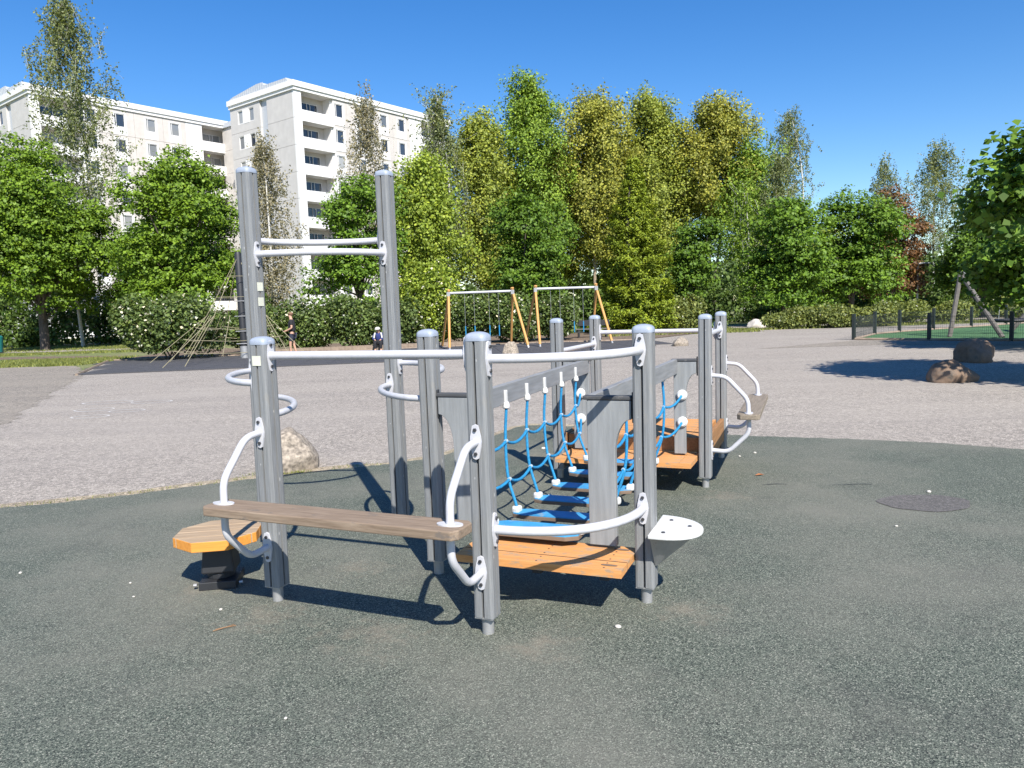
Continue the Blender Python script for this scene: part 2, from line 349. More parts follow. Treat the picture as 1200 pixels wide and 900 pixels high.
def empty(name, loc, rz=0, **kw): return link(name, None, None, loc, rz, **kw)
def fillet(pts, r, n=5):
    pts = [Vector(p) for p in pts]; res = [pts[0]]
    for i in range(1, len(pts) - 1):
        a, b, c = pts[i - 1], pts[i], pts[i + 1]; d = min(r, (a - b).length * .48, (c - b).length * .48)
        p0 = b + (a - b).normalized() * d; p1 = b + (c - b).normalized() * d
        for k in range(n + 1):
            t = k / n; res.append(p0 * (1 - t) ** 2 + b * 2 * t * (1 - t) + p1 * t * t)
    res.append(pts[-1]); return res
def bez(p0, p1, p2, p3, n=18):
    p0, p1, p2, p3 = map(Vector, (p0, p1, p2, p3)); r = []
    for k in range(n + 1):
        t = k / n; r.append(p0 * (1 - t) ** 3 + p1 * 3 * t * (1 - t) ** 2 + p2 * 3 * t * t * (1 - t) + p3 * t ** 3)
    return r
def sheet(name, poly, z, mat, kind='structure', **kw):
    me = bpy.data.meshes.new(name); me.from_pydata([(x, y, z) for x, y in poly], [], [tuple(range(len(poly)))]); me.materials.append(mat)
    fix_normals(me)
    if me.polygons[0].normal.z < 0: me.flip_normals()
    return link(name, me, kind=kind, **kw)

# ================================================================== GROUND
gm = MB(); g0 = 900
gm.add([(-g0, -60, -.012), (g0, -60, -.012), (g0, 1500, -.012), (-g0, 1500, -.012)], [(0, 1, 2, 3)])
link('ground', gm.mesh('ground', M['grass_soil']), kind='structure')
sheet('asphalt_yard', [(-9.3, -8), (-8.83, 12.89), (-13.75, 24.0), (-17.2, 32.1), (-17, 34.6), (6, 36.0), (11.5, 41.5), (17, 40.0), (40, 39), (75, 39), (75, -8)], -.008, M['asphalt'])
def jag(a, b, n, amp): return [(a[0] + (b[0] - a[0]) * k / n + random.uniform(-amp, amp), a[1] + (b[1] - a[1]) * k / n + random.uniform(-amp, amp)) for k in range(n)]
sheet('gravel_yard', [(-40, -8), (-9.2, -8)] + jag((-8.70, 6), (-8.70, 12.89), 30, .05) + jag((-8.70, 12.89), (-13.6, 23.9), 70, .12) + jag((-13.6, 23.9), (-16.8, 29.3), 20, .1) + jag((-16.8, 29.3), (-20.5, 30.3), 16, .25) + jag((-20.5, 30.3), (-40, 33), 60, .3), -.004, M['gravel'])
sheet('dirt_strip', jag((-40, 41.5), (-21, 36.0), 40, .2) + jag((-21, 36.0), (-18.6, 35.2), 8, .2) + jag((-18.6, 36.6), (-21, 38.0), 8, .2) + jag((-21, 38.0), (-40, 44.2), 40, .2), -.006, M['earth'])
sheet('path', [(-60, 56), (-23, 43.6), (-18, 41.5), (-18, 43.5), (-24, 46.5), (-60, 61)], -.004, M['asphalt'])
sheet('park_lane', [(12, 45), (75, 39.2), (75, 46), (12, 50)], -.004, M['asphalt'])
edge = [(-9.0, 5.2), (-6.3, 6.22), (-4.71, 6.76), (-4.2, 6.9), (-3.71, 7.1), (-3.21, 7.37), (-2.7, 7.62), (-2.4, 7.78), (-1.86, 7.98), (-1.36, 8.13), (-1.01, 8.34), (-0.75, 8.62), (-0.26, 9.71), (0.05, 10.4), (0.25, 10.52), (1.02, 10.2), (1.76, 9.77), (2.43, 9.36), (2.91, 9.05), (3.94, 8.64), (4.69, 8.23), (5.3, 7.73), (6.1, 6.7), (6.8, 5)]
rag = []
for a_, b_ in zip(edge[:-1], edge[1:]):
    nn_ = max(2, int(math.dist(a_, b_) / .06))
    for k in range(nn_): rag.append((a_[0] + (b_[0] - a_[0]) * k / nn_ + random.uniform(-.008, .008), a_[1] + (b_[1] - a_[1]) * k / nn_ + random.uniform(-.022, .022)))
rag.append(edge[-1])
rub = rag + [(7.2, -6), (-9.2, -6)]
sheet('rubber_surface', rub, 0.0, M['rubber'])
# pale sandy strip along the edge of the rubber
st = MB(); wdt = []
inner = [Vector((x, y, -.004)) for x, y in edge[:16]]
outer = []
for i, p in enumerate(inner):
    a = inner[max(0, i - 1)]; b = inner[min(len(inner) - 1, i + 1)]; t = (b - a).normalized(); nrm = Vector((-t.y, t.x, 0)); 
    outer.append(p + nrm * (0.10 + .08 * random.random() + (.05 if i < 9 else 0)))
    inner[i] = p - nrm * .03
st.add(inner + outer, [(i, i + 1, i + 1 + len(inner), i + len(inner)) for i in range(len(inner) - 1)])
link('sand_edging', st.mesh('sand_edging', M['sand']), kind='structure')
c = MB(); pts = []
for k in range(40):
    a = 2 * math.pi * k / 40; rr = 1 + .04 * math.sin(3 * a) + .03 * math.sin(7 * a + 1); pts.append((3.235 + .345 * rr * math.cos(a), 5.845 + .255 * rr * math.sin(a)))
sheet('rubber_repair_patch', pts, .004, M['patch'])
# short cracks in the rubber
for pts_ in ([(2.75, 6.52), (2.9, 6.5), (3.0, 6.515), (3.12, 6.49)], [(2.2, 6.6), (2.32, 6.62), (2.42, 6.6)]):
    cm = MB(); P = [Vector((x, y, .0035)) for x, y in pts_]
    lo = [p - Vector((0, .001 + .004 * random.random(), 0)) for p in P]; hi = [p + Vector((0, .003 + .005 * random.random(), 0)) for p in P]
    cm.add(lo + hi, [(i, i + 1, i + 1 + len(P), i + len(P)) for i in range(len(P) - 1)]); link('rubber_crack', cm.mesh('rubber_crack', M['black_metal']), kind='structure')
# black mat below the swings and the climbing net, laid in tiles
mat_poly = [(-13.75, 24.05), (-8.8, 25.0), (-6.2, 25.2), (0.3, 25.9), (4.5, 28.1), (6.2, 30.5), (6.0, 34.2), (0.4, 34.4), (-4.4, 33.6), (-10.9, 32.7), (-17.0, 32.3)]
base_mat = sheet('rubber_mat', mat_poly, -.004, M['mat_base'])
def inside(p, poly):
    x, y = p; r = False
    for i in range(len(poly)):
        (x1, y1), (x2, y2) = poly[i], poly[i - 1]
        if (y1 > y) != (y2 > y) and x < (x2 - x1) * (y - y1) / (y2 - y1) + x1: r = not r
    return r
ts = 1.0; tb = MB().box((-ts / 2 + .008, -ts / 2 + .008, -.003), (ts / 2 - .008, ts / 2 - .008, .02))
tile_me = tb.mesh('mat_tile', M['dark_mat']); ca, sa = math.cos(R(5.5)), math.sin(R(5.5)); nt_ = 0
for i in range(-24, 26):
    for j in range(-16, 18):
        x = -5 + (i * ts) * ca - (j * ts) * sa; y = 29.5 + (i * ts) * sa + (j * ts) * ca
        if inside((x, y), mat_poly) and nt_ < 290:
            link('mat_tile', tile_me, base_mat, (x, y, 0), R(5.5)); nt_ += 1
# timber edging round the mat's left end
em = MB(); em.tube([(-13.85, 24.0, .01), (-17.2, 32.3, .01)], .05, 6); em.tube([(-17.2, 32.4, .01), (-10.9, 32.85, .01), (-4.4, 33.75, .01), (.4, 34.55, .01), (6.1, 34.4, .01)], .05, 6)
link('mat_edging', em.mesh('mat_edging', M['brown_brick']), label='low pinkish edging round the black play mat', cat='edging')
sheet('planting_bed', [(-17, 32.6), (-10.9, 33.0), (-4.4, 33.9), (.4, 34.7), (6.1, 34.5), (12, 42), (12, 47), (-18, 41)], .012, M['earth'])
sheet('artificial_turf', [(13.05, 28.75), (16.7, 24.6), (40, 24.6), (40, 41), (26, 38.6), (15.3, 31.95)], .004, M['turf'])
sheet('footpath_strip', [(8.2, 25.3), (13.0, 28.2), (16.8, 23.6), (40, 23.6), (40, 21.8), (16, 21.8), (12.2, 25.2)], -.004, M['gravel'])
# chalk rings on the asphalt
def chalk(pts, wd, closed=False, **kw):
    mb = MB(); P = [Vector((x, y, 0)) for x, y in pts]
    for i in range(len(P) - (0 if closed else 1)):
        a, b = P[i], P[(i + 1) % len(P)]
        t = (b - a).normalized(); nn = Vector((-t.y, t.x, 0)) * wd * (.5 + random.random() * .7)
        mb.add([a - nn, b - nn, b + nn, a + nn], [(0, 1, 2, 3)])
    return link('chalk_mark', mb.mesh('chalk_mark', M['chalk']), None, (0, 0, -.004), **kw)
def ringpts(cx, cy, rx, ry): return [(cx + rx * math.cos(2 * math.pi * k / 22), cy + ry * math.sin(2 * math.pi * k / 22)) for k in range(22)]
for cx, cy, rx, ry in ((-7.2, 14.0, .32, .2), (-7.5, 13.3, .32, .2), (-8.0, 14.35, .36, .25), (-8.4, 15.6, .5, .3), (-7.4, 15.4, .4, .25)):
    chalk(ringpts(cx, cy, rx, ry), .02, True, label='white chalk ring drawn on the pale asphalt', cat='chalk drawing', group='chalk rings on the asphalt')

# ================================================================== CLIMBING FRAME (near subject)
TH = R(-22.5); BX, BY = -0.165, 3.727
frame = empty('climbing_playset', (BX, BY, 0), TH, label='grey and white climbing frame with blue rope bridge on green rubber', cat='climbing frame')
PW = 0.054
def post_profile():
    w, r, gh, gd = PW, .016, .0065, .034; pts = []
    side = [(-w + r, -w), (-gh, -w), (-gh, -w + gd), (gh, -w + gd), (gh, -w), (w - r, -w), (w - r * .3, -w + r * .3)]
    for k in range(4):
        a = k * math.pi / 2; c_, s_ = math.cos(a), math.sin(a); pts += [(x * c_ - y * s_, x * s_ + y * c_) for x, y in side]
    return pts
PP = post_profile()
def post_mesh(h):
    mb = MB(); n = len(PP)
    vs = [(x, y, z) for z in (.095, h - .045) for x, y in PP]
    mb.add(vs, [tuple(range(n))[::-1], tuple(range(n, 2 * n))] + [(i, (i + 1) % n, (i + 1) % n + n, i + n) for i in range(n)])
    me = mb.mesh('post', M['post'])
    return me
def cap_mesh():
    mb = MB(); prof = [(1.045, 0), (1.055, .012), (1.0, .026), (.82, .036), (.5, .043), (.2, .0455)]; n = 32; vs = []; fs = []
    for s_, z in prof:
        for k in range(n):
            a = 2 * math.pi * k / n; ca_, sa_ = math.cos(a), math.sin(a); p = 5.0; q = (abs(ca_) ** p + abs(sa_) ** p) ** (-1 / p)
            vs.append((PW * s_ * q * ca_, PW * s_ * q * sa_, z))
    for i in range(len(prof) - 1):
        for k in range(n): fs.append((i * n + k, i * n + (k + 1) % n, (i + 1) * n + (k + 1) % n, (i + 1) * n + k))
    fs += [tuple(range(n))[::-1], tuple((len(prof) - 1) * n + k for k in range(n))]
    return mb.add(vs, fs).mesh('cap', M['cap_grey'], 50)
foot_me = MB().lathe([(.031, -.01), (.031, .10)], 16).box((-.05, -.05, .088), (.05, .05, .0945)).mesh('foot_tube', M['galv'], 40)
capm = cap_mesh(); short_me, tall_me = post_mesh(1.54), post_mesh(2.69)
POST = {'A': (-1.36, .03), 'B': (0, 0), 'C': (.68, .64), 'D': (-.66, .71), 'E': (-2.14, .89), 'F': (-1.42, 1.53), 'G1': (-.77, 3.44), 'G2': (-.77, 4.76), 'H1': (.615, 3.38), 'H2': (.59, 4.72)}
PO = {}
for k, (x, y) in POST.items():
    tall = k in 'EF'; o = link('post', tall_me if tall else short_me, frame, (x, y, 0))
    link('cap', capm, o, (0, 0, (2.69 if tall else 1.54) - .0455)); link('foot_tube', foot_me, o); PO[k] = o
    o.rotation_euler = (R(random.uniform(-.35, .35)), R(random.uniform(-.35, .35)), 0)
# stickers
def sticker(post, x, y, z, nx, ny, w_, h_):
    t = Vector((-ny, nx, 0)); o = Vector((x, y, z)) + Vector((nx, ny, 0)) * (PW + .001)
    mb = MB().prism([(-w_ / 2, -h_ / 2), (w_ / 2, -h_ / 2), (w_ / 2, h_ / 2), (-w_ / 2, h_ / 2)], o, t, (0, 0, 1), Vector((nx, ny, 0)) * .0025)
    link('sticker', mb.mesh('sticker', M['sticker']), PO[post])
sticker('A', 0, 0, 1.405, 0, -1, .058, .055); sticker('E', 0, 0, 1.86, 1, 0, .055, .06); sticker('E', 0, 0, 1.755, 1, 0, .055, .06)
# flange: oval plate with two bolts, mounted on a post face; local frame: plate in xz plane, normal -y
def flange_mesh(sz=1.0):
    mb = MB(); hw, hh, ew = .031 * sz, .088 * sz, .019 * sz; pts = []
    ctrl = [(0, -hh), (ew * .8, -hh * .93), (ew, -hh * .75), (hw * .9, -hh * .3), (hw, 0), (hw * .9, hh * .3), (ew, hh * .75), (ew * .8, hh * .93), (0, hh)]
    pts = ctrl + [(-x, z) for x, z in ctrl[-2:0:-1]]
    mb.prism(pts, (0, 0, 0), (1, 0, 0), (0, 0, 1), (0, -.010, 0))
    for s_ in (-1, 1): mb.prism([(.010 * sz * math.cos(k * math.pi / 3), .010 * sz * math.sin(k * math.pi / 3)) for k in range(6)], (0, -.010, s_ * hh * .68), (1, 0, 0), (0, 0, 1), (0, -.008, 0), 1)
    return mb.mesh('flange', [M['white_tube'], M['bolt']])
fl_me = flange_mesh()
def flange(parent, x, y, z, dx, dy):
    link('flange', fl_me, parent, (x + dx * (PW + .001), y + dy * (PW + .001), z), math.atan2(dy, dx) + math.pi / 2)
def rail(p, dp, q, dq, z, r=.0235, k=None, name='rail', z2=None):
    P, Q = Vector((*POST[p], z)), Vector((*POST[q], z if z2 is None else z2)); dp3, dq3 = Vector((*dp, 0)), Vector((*dq, 0))
    a, b = P + dp3 * (PW + .004), Q + dq3 * (PW + .004)
    if k is None: pts = [a, b]
    else:
        d = (b - a); kk = k * (abs(d.dot(dp3)) + abs(d.dot(dq3))) / 2; pts = bez(a, a + dp3 * kk, b + dq3 * kk, b, 22)
    o = link(name, MB().tube(pts, r, 14).mesh(name, M['white_tube'], 40), frame)
    flange(o, P.x, P.y, P.z, *dp); flange(o, Q.x, Q.y, Q.z, *dq)
X_, Y_, nX, nY = (1, 0), (0, 1), (-1, 0), (0, -1)
rail('A', X_, 'B', nX, 1.43)
rail('B', X_, 'C', nY, 1.405, k=.62); rail('B', X_, 'C', nY, .545, k=.62)
rail('E', X_, 'F', nY, 2.085, k=.5, name='pull_up_bar'); rail('E', Y_, 'F', nX, 2.185, k=.5, name='pull_up_bar')
rail('E', nY, 'A', nX, 1.275, r=.02, k=.38, name='step_bar'); rail('E', X_, 'A', Y_, 1.085, r=.02, k=.38, name='step_bar')
rail('F', nY, 'D', nX, 1.11, r=.02, k=.38, name='step_bar'); rail('F', X_, 'D', Y_, 1.27, r=.02, k=.38, name='step_bar')
rail('G2', X_, 'H2', nX, 1.345); rail('G1', Y_, 'G2', nY, 1.22); rail('H1', Y_, 'H2', nY, 1.35)
# benches on bent brackets
def bench(p, q, d, mat, axis):
    dv = Vector((*d, 0))
    for k in (p, q):
        P = Vector((*POST[k], 0)); z = Vector((0, 0, 1))
        pts = fillet([P + dv * (PW + .004) + z * 1.0, P + dv * .18 + z * .99, P + dv * .365 + z * .79, P + dv * .375 + z * .50, P + dv * .20 + z * .325, P + dv * (PW + .004) + z * .335], .055)
        o = link('bench_bracket', MB().tube(pts, .0195, 14).mesh('bench_bracket', M['white_tube'], 40), frame)
        flange(o, P.x, P.y, 1.0, *d); flange(o, P.x, P.y, .335, *d)
        el = MB(); el.prism([(.066 * math.cos(a * math.pi / 12), .036 * math.sin(a * math.pi / 12)) for a in range(24)], P + dv * .372 + z * .6705, Vector((0, 0, 1)).cross(dv), dv, (0, 0, .006))
        link('plate', el.mesh('plate', M['white_tube']), o)
    P, Q = Vector((*POST[p], 0)), Vector((*POST[q], 0)); t = (Q - P).normalized(); mid = (P + Q) / 2 + dv * .372; ln = (Q - P).length / 2 + .08; hw = .095; ch = .03
    poly = [(-ln, -hw + ch), (-ln + ch, -hw), (ln - ch, -hw), (ln, -hw + ch), (ln, hw - ch), (ln - ch, hw), (-ln + ch, hw), (-ln, hw - ch)]
    nn = Vector((-t.y, t.x, 0))
    return link('bench_seat', MB().prism(poly, mid + Vector((0, 0, .623)), t, nn, (0, 0, .047)).mesh('bench_seat', mat), frame, bevel=.006)
bench('A', 'B', nY, M['bench_x'], 0); bench('H1', 'H2', X_, M['bench_y'], 1)
# white foot plate on the right-hand near post
px, py = POST['C']; pl = []
pl = [(.05 + .262 * max(0, math.cos(R(t))) ** .85, .02 + .205 * math.sin(R(t)) - .03 * math.cos(R(t))) for t in range(-90, 91, 9)]
fp = link('foot_plate', MB().prism(pl, (px, py, .415), (1, 0, 0), (0, 1, 0), (0, 0, .022)).mesh('foot_plate', M['white_plastic']), frame, bevel=.005)
bk = MB()
nb_ = len(pl); tp_ = [(px + .056 + (x - .05) * .86, py + y * .86, .414) for x, y in pl]; bt_ = [(px + .056 + (x - .05) * .07, py + y * .22, .225) for x, y in pl]
bk.add(tp_ + bt_, [tuple(range(nb_)), tuple(range(2 * nb_ - 1, nb_ - 1, -1))] + [(i, (i + 1) % nb_, (i + 1) % nb_ + nb_, i + nb_) for i in range(nb_)])
link('bracket', bk.mesh('bracket', M['galv']), fp)
bo = MB()
for x_, y_ in ((.12, -.12), (.12, .12), (.235, .03)): bo.lathe([(.011, .437), (.011, .441), (.006, .443)], 8, (px + x_, py + y_, 0))
link('bolt', bo.mesh('bolt', M['bolt']), fp)
# decks
def plank_mesh(w_, d_, h_, mat):
    mb = MB().box((-w_ / 2, -d_ / 2, -h_), (w_ / 2, d_ / 2, 0))
    for x in (-w_ / 2 + .10, w_ / 2 - .10, 0):
        for y in (-d_ * .28, d_ * .28): mb.prism([(.0065 * math.cos(k * math.pi / 3), .0065 * math.sin(k * math.pi / 3)) for k in range(6)], (x, y, -.0005), (1, 0, 0), (0, 1, 0), (0, 0, .0013), 1)
    return mb.mesh('plank', [mat, M['bolt']])
def deck(x0, x1, y0, n, pw, gap, z, name='deck', th=.042):
    def bar(bx): return MB().box((bx - .025, y0 + .03, z - th - .03), (bx + .025, y0 + n * (pw + gap) - .03, z - th - .002)).mesh('bearer', M['black_metal'])
    root = link(name, bar((x0 + x1) / 2), frame)
    for bx in (x0 + .10, x1 - .10): link('bearer', bar(bx), root)
    me = plank_mesh(x1 - x0, pw, th, M['orange_x']); me2 = me.copy(); me2.materials.append(M['joint_shade_dirt']); me3 = me.copy(); me3.materials.append(M['joint_shade_dirt'])
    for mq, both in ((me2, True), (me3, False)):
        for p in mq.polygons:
            if p.area > .01 and (p.normal.y > .9 or (both and p.normal.y < -.9)): p.material_index = 2  # sides facing a gap get the painted joint shade and dirt
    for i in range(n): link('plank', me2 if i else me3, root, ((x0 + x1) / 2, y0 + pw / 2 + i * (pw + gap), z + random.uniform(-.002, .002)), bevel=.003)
    return root
dk = deck(-.33, .625, .30, 3, .1285, .0045, .285)
for y_ in (.364, .632):     # dark crescent finger slots at the right end
    sm = MB().prism([(.545 + .045 * math.cos(a * math.pi / 8), .012 * math.sin(a * math.pi / 8)) for a in range(16)], (0, y_, .2865), (1, 0, 0), (0, 1, 0), (0, 0, .0012)); link('slot', sm.mesh('slot', M['ply_edge']), dk)
deck(-.66, .55, 2.98, 4, .1285, .0045, .285)
deck(-.70, .55, 3.56, 8, .1285, .0045, .42, 'upper_deck')
sb = link('side_board', MB().box((.585, 3.44, .19), (.625, 4.66, .425)).mesh('side_board', M['brown_y']), frame, bevel=.004)
link('side_board', MB().box((-.76, 3.50, .19), (-.72, 4.70, .425)).mesh('side_board', M['brown_y']), frame, bevel=.004)
link('front_board', MB().box((-.70, 3.51, .285), (.55, 3.55, .42)).mesh('front_board', M['brown_y']), frame, bevel=.004)
# end panels of the bridge
def end_panel(sx, y, xo, xi, post_x):
    """sx=+1 right, -1 left; concave cut on the outer side"""
    pts = [(xi, .30), (xi, 1.115), (xi + .01, 1.125), (xo, 1.125), (xo, 1.02)]
    for k in range(1, 9):
        t = k / 8 * math.pi / 2; pts.append((xo - .095 * math.sin(t), 1.02 - .20 * (1 - math.cos(t))))
    pts += [(xo - .095, .30)]
    o = link('end_panel', MB().prism([(sx * a, b) for a, b in pts], (0, y - .022, 0), (1, 0, 0), (0, 0, 1), (0, .044, 0)).mesh('end_panel', M['panel']), frame, bevel=.004)
    tp = MB().box((min(sx * (xi - .02), sx * (xo + .005)), y - .028, 1.1265), (max(sx * (xi - .02), sx * (xo + .005)), y + .028, 1.15))
    link('panel_cap', tp.mesh('panel_cap', M['panel_top']), o, bevel=.006)
    b0, b1 = sorted((sx * (xo + .002), sx * (abs(post_x) - PW - .001)))
    link('mount', MB().box((b0, y - .012, 1.0), (b1, y + .012, 1.17)).mesh('mount', M['dark_plastic']), o, bevel=.004)
    return o
pr = end_panel(1, .655, .612, .36, .68); plft = end_panel(-1, .69, .592, .345, .66)
fr = end_panel(1, 3.36, .548, .35, .615); flft = end_panel(-1, 3.42, .70, .45, .77)
# handrail beams
def hbeam(xa, ya, xb, yb):
    a, b = Vector((xa, ya, 0)), Vector((xb, yb, 0)); t = (b - a).normalized(); nn = Vector((-t.y, t.x, 0)) * .022
    mb = MB().prism([(0, 1.02), (0, 1.135), (.03, 1.15), ((b - a).length - .03, 1.15), ((b - a).length, 1.135), ((b - a).length, 1.02)], a - nn, t, (0, 0, 1), nn * 2)
    return link('handrail_beam', mb.mesh('handrail_beam', M['beam']), frame, bevel=.004)
BL = ((-.36, .715), (-.47, 3.395)); BR = ((.37, .68), (.365, 3.335))
# (beams start behind the near panels and end before the far ones)
hbeam(*BL[0], *BL[1]); hbeam(*BR[0], *BR[1])
# treads with white end caps, ropes and clamps
TY = [.69, 1.10, 1.53, 1.95, 2.40, 2.85]
def catm(P, n=6):
    P = [Vector(p) for p in P]; P = [P[0] * 2 - P[1]] + P + [P[-1] * 2 - P[-2]]; r = []
    for i in range(1, len(P) - 2):
        for k in range(n):
            t = k / n; a, b, c_, d = P[i - 1:i + 3]
            r.append(.5 * ((2 * b) + (c_ - a) * t + (2 * a - 5 * b + 4 * c_ - d) * t * t + (3 * b - a - 3 * c_ + d) * t ** 3))
    r.append(P[-2]); return r
tread_pts = {}
for i, y in enumerate(TY):
    zt = (.345, .318, .305, .30, .303, .312)[i]; xl, xr = -.275 - .012 * i, .30 - .002 * i; tw = .075 if i else .115
    poly = [(xl, -tw * .62), (xl + .07, -tw), (xr - .07, -tw), (xr, -tw * .62), (xr, tw * .62), (xr - .07, tw), (xl + .07, tw), (xl, tw * .62)]
    o = link('tread', MB().prism(poly, (0, y, zt - .024), (1, 0, 0), (0, 1, 0), (0, 0, .024)).mesh('tread', M['ply_edge']), frame, bevel=.003)
    top = link('top_sheet', MB().prism([(a * .985, b * .97) for a, b in poly], (0, y, zt + .0005), (1, 0, 0), (0, 1, 0), (0, 0, .006)).mesh('top_sheet', M['blue_tread']), o)
    for sx, xe in ((-1, xl), (1, xr)):
        if i == 0 and sx == 1: pass
        cm = MB(); cm.prism([(xe - sx * .040, -.040), (xe + sx * .010, -.032), (xe + sx * .022, 0), (xe + sx * .010, .032), (xe - sx * .040, .040)], (0, y, zt - .008), (1, 0, 0), (0, 1, 0), (0, 0, .048))
        link('end_cap', cm.mesh('end_cap', M['white_plastic']), o, bevel=.014)
        tread_pts[(i, sx)] = Vector((xe - sx * .012, y, zt + .04))
ropes_y = {-1: [], 1: []}
for sx, bm_ in ((-1, BL), (1, BR)):
    vpts = []
    for i in range(1, 6):
        b = tread_pts[(i, sx)]; ty = b.y + .06; f_ = (ty - bm_[0][1]) / (bm_[1][1] - bm_[0][1]); bx = bm_[0][0] + f_ * (bm_[1][0] - bm_[0][0])
        tx = bx - sx * .030; t = Vector((tx, ty, 1.0))
        path = catm([t, Vector((tx + sx * .012, ty - .005, .80)), Vector(((tx + b.x) / 2 + sx * .03, (ty + b.y) / 2, .55)), b], 6)
        link('rope', MB().tube(path, .0105, 8).mesh('rope', M['blue_rope'], 60), frame)
        cl = MB().box((tx - .009, ty - .016, 1.035), (tx + .007, ty + .016, 1.115)).lathe([(.016, .992), (.024, .997), (.024, 1.018), (.015, 1.04)], 10, (tx, ty, 0))
        link('rope_clamp', cl.mesh('rope_clamp', M['white_plastic'], 40), frame, bevel=.004)
        vpts.append((path, t, b))
    for hz, (dz) in ((.77, .83), (.53, .59)):
        near = Vector((sx * .355, .73 if sx < 0 else .69, dz - .02)); farp = Vector((bm_[1][0] + sx * .06, 3.33 if sx > 0 else 3.385, dz))
        P = [near]
        for (path, t, b) in vpts:
            p = min(path, key=lambda q: abs(q.z - hz)); P.append(Vector((p.x - sx * .004, p.y, hz + random.uniform(-.012, .012))))
        P.append(farp)
        full = []
        for a, b in zip(P[:-1], P[1:]):
            for k in range(6):
                t = k / 6; q = a.lerp(b, t); q.z -= .045 * 4 * t * (1 - t) * (b - a).length / .45; full.append(q)
        full.append(P[-1]); link('rope', MB().tube(full, .0105, 8).mesh('rope', M['blue_rope'], 60), frame)
        for p in P[1:-1]: link('rope_joiner', MB().tube([p - Vector((0, .011, 0)), p + Vector((0, .011, 0))], .0135, 8).mesh('rope_joiner', M['white_knot'], 50), frame)
        dd = MB(); 
        for (yy, sgn, q) in ((farp.y - .0, 1, farp),):
            dd.tube([q + Vector((0, .008, 0)), q + Vector((0, -.010, 0)), q + Vector((0, -.022, 0))], [.047, .047, .034], 18)
        link('rope_anchor', dd.mesh('rope_anchor', M['white_plastic'], 30), frame)

# ================================================================== SPRING STOOL
stool = empty('wooden_stool', (-1.86, 4.60, 0), R(8), label='low octagonal wooden stool with orange edge on black pedestal', cat='stool')
octo = [(.265 * math.cos(R(22.5 + 45 * k)), .265 * math.sin(R(22.5 + 45 * k))) for k in range(8)]
def clip_oct(y0, y1):
    res = []; P = octo; n = len(P)
    def clip(P, f):
        o = []
        for i in range(len(P)):
            a, b = P[i - 1], P[i]; fa, fb = f(a), f(b)
            if (fa >= 0) != (fb >= 0): t = fa / (fa - fb); o.append((a[0] + t * (b[0] - a[0]), a[1] + t * (b[1] - a[1])))
            if fb >= 0: o.append(b)
        return o
    return clip(clip(P, lambda p: p[1] - y0), lambda p: y1 - p[1])
stw = [-.246, -.125, -.0035, .118, .246]
for a, b in zip(stw[:-1], stw[1:]):
    mb = MB().prism(clip_oct(a + .0025, b - .0025), (0, 0, .275), (1, 0, 0), (0, 1, 0), (0, 0, .062)); me = mb.mesh('seat_plank', [M['stool_top'], M['orange_side']])
    for p in me.polygons: p.material_index = 0 if (p.normal.z > .9 or (abs(p.normal.y) > .95 and abs(p.center.y) < .2)) else 1
    link('seat_plank', me, stool, bevel=.004)
link('pedestal', MB().add([(-.10, -.10, .09), (.10, -.10, .09), (.10, .10, .09), (-.10, .10, .09), (-.085, -.085, .244), (.085, -.085, .244), (.085, .085, .244), (-.085, .085, .244)], [(3, 2, 1, 0), (4, 5, 6, 7), (0, 1, 5, 4), (1, 2, 6, 5), (2, 3, 7, 6), (3, 0, 4, 7)]).mesh('pedestal', M['black_metal']), stool, bevel=.012)
link('base_plate', MB().box((-.11, -.13, 0.0), (.11, .13, .05)).lathe([(.085, .05), (.085, .085), (.06, .09)], 16).mesh('base_plate', M['black_metal']), stool, bevel=.004)
link('top_plate', MB().box((-.12, -.12, .245), (.12, .12, .274)).mesh('top_plate', M['black_metal']), stool)
bm_ = MB()
for x in (-.125, .125): bm_.tube([(x, -.10, .03), (x + (.02 if x > 0 else -.02), -.10, .03)], .011, 8)
link('bolt', bm_.mesh('bolt', M['galv']), stool)

# ================================================================== BOULDERS
def boulder(name, loc, sx, sy, sz, mat, label, seed, rz=0, flat=.35):
    import bmesh
    rg = random.Random(seed); bm = bmesh.new(); bmesh.ops.create_icosphere(bm, subdivisions=4, radius=1)
    from mathutils import noise
    off = Vector((seed * 3.1, seed * 1.7, seed))
    planes = [(Vector((rg.uniform(-1, 1), rg.uniform(-1, 1), rg.uniform(-.2, 1))).normalized(), rg.uniform(.72, .92)) for _ in range(7)]
    for v in bm.verts:
        p = v.co.copy()
        for nrm, d in planes:
            e = p.dot(nrm) - d
            if e > 0: p -= nrm * e * .85
        p *= 1 + .16 * noise.noise(p * 1.3 + off) + .06 * noise.noise(p * 3.5 + off) + .025 * noise.noise(p * 9 + off)
        if p.z < -flat: p.z = -flat
        v.co = (p.x * sx, p.y * sy, (p.z + flat) * sz)
    me = bpy.data.meshes.new(name); bm.to_mesh(me); bm.free(); me.materials.append(mat)
    me.polygons.foreach_set('use_smooth', [True] * len(me.polygons))
    return link(name, me, None, loc, rz, label=label, cat='boulder')
boulder('boulder', (-2.46, 8.12, -.03), .31, .30, .36, M['rock'], 'pale granite boulder beside the rubber edge behind the climbing frame', 3, .3)
boulder('boulder', (8.25, 14.1, -.03), .48, .36, .31, M['rock_dark'], 'wide brown boulder lying in the tree shade on the asphalt', 5, .2)
boulder('boulder', (11.0, 17.9, -.03), .48, .42, .43, M['rock_dark'], 'brown boulder with sunlit flecks by the fence', 8, 1.2)
boulder('boulder', (-.03, 25.4, -.03), .30, .26, .44, M['rock'], 'small round tan boulder in front of the swings', 11, .4)
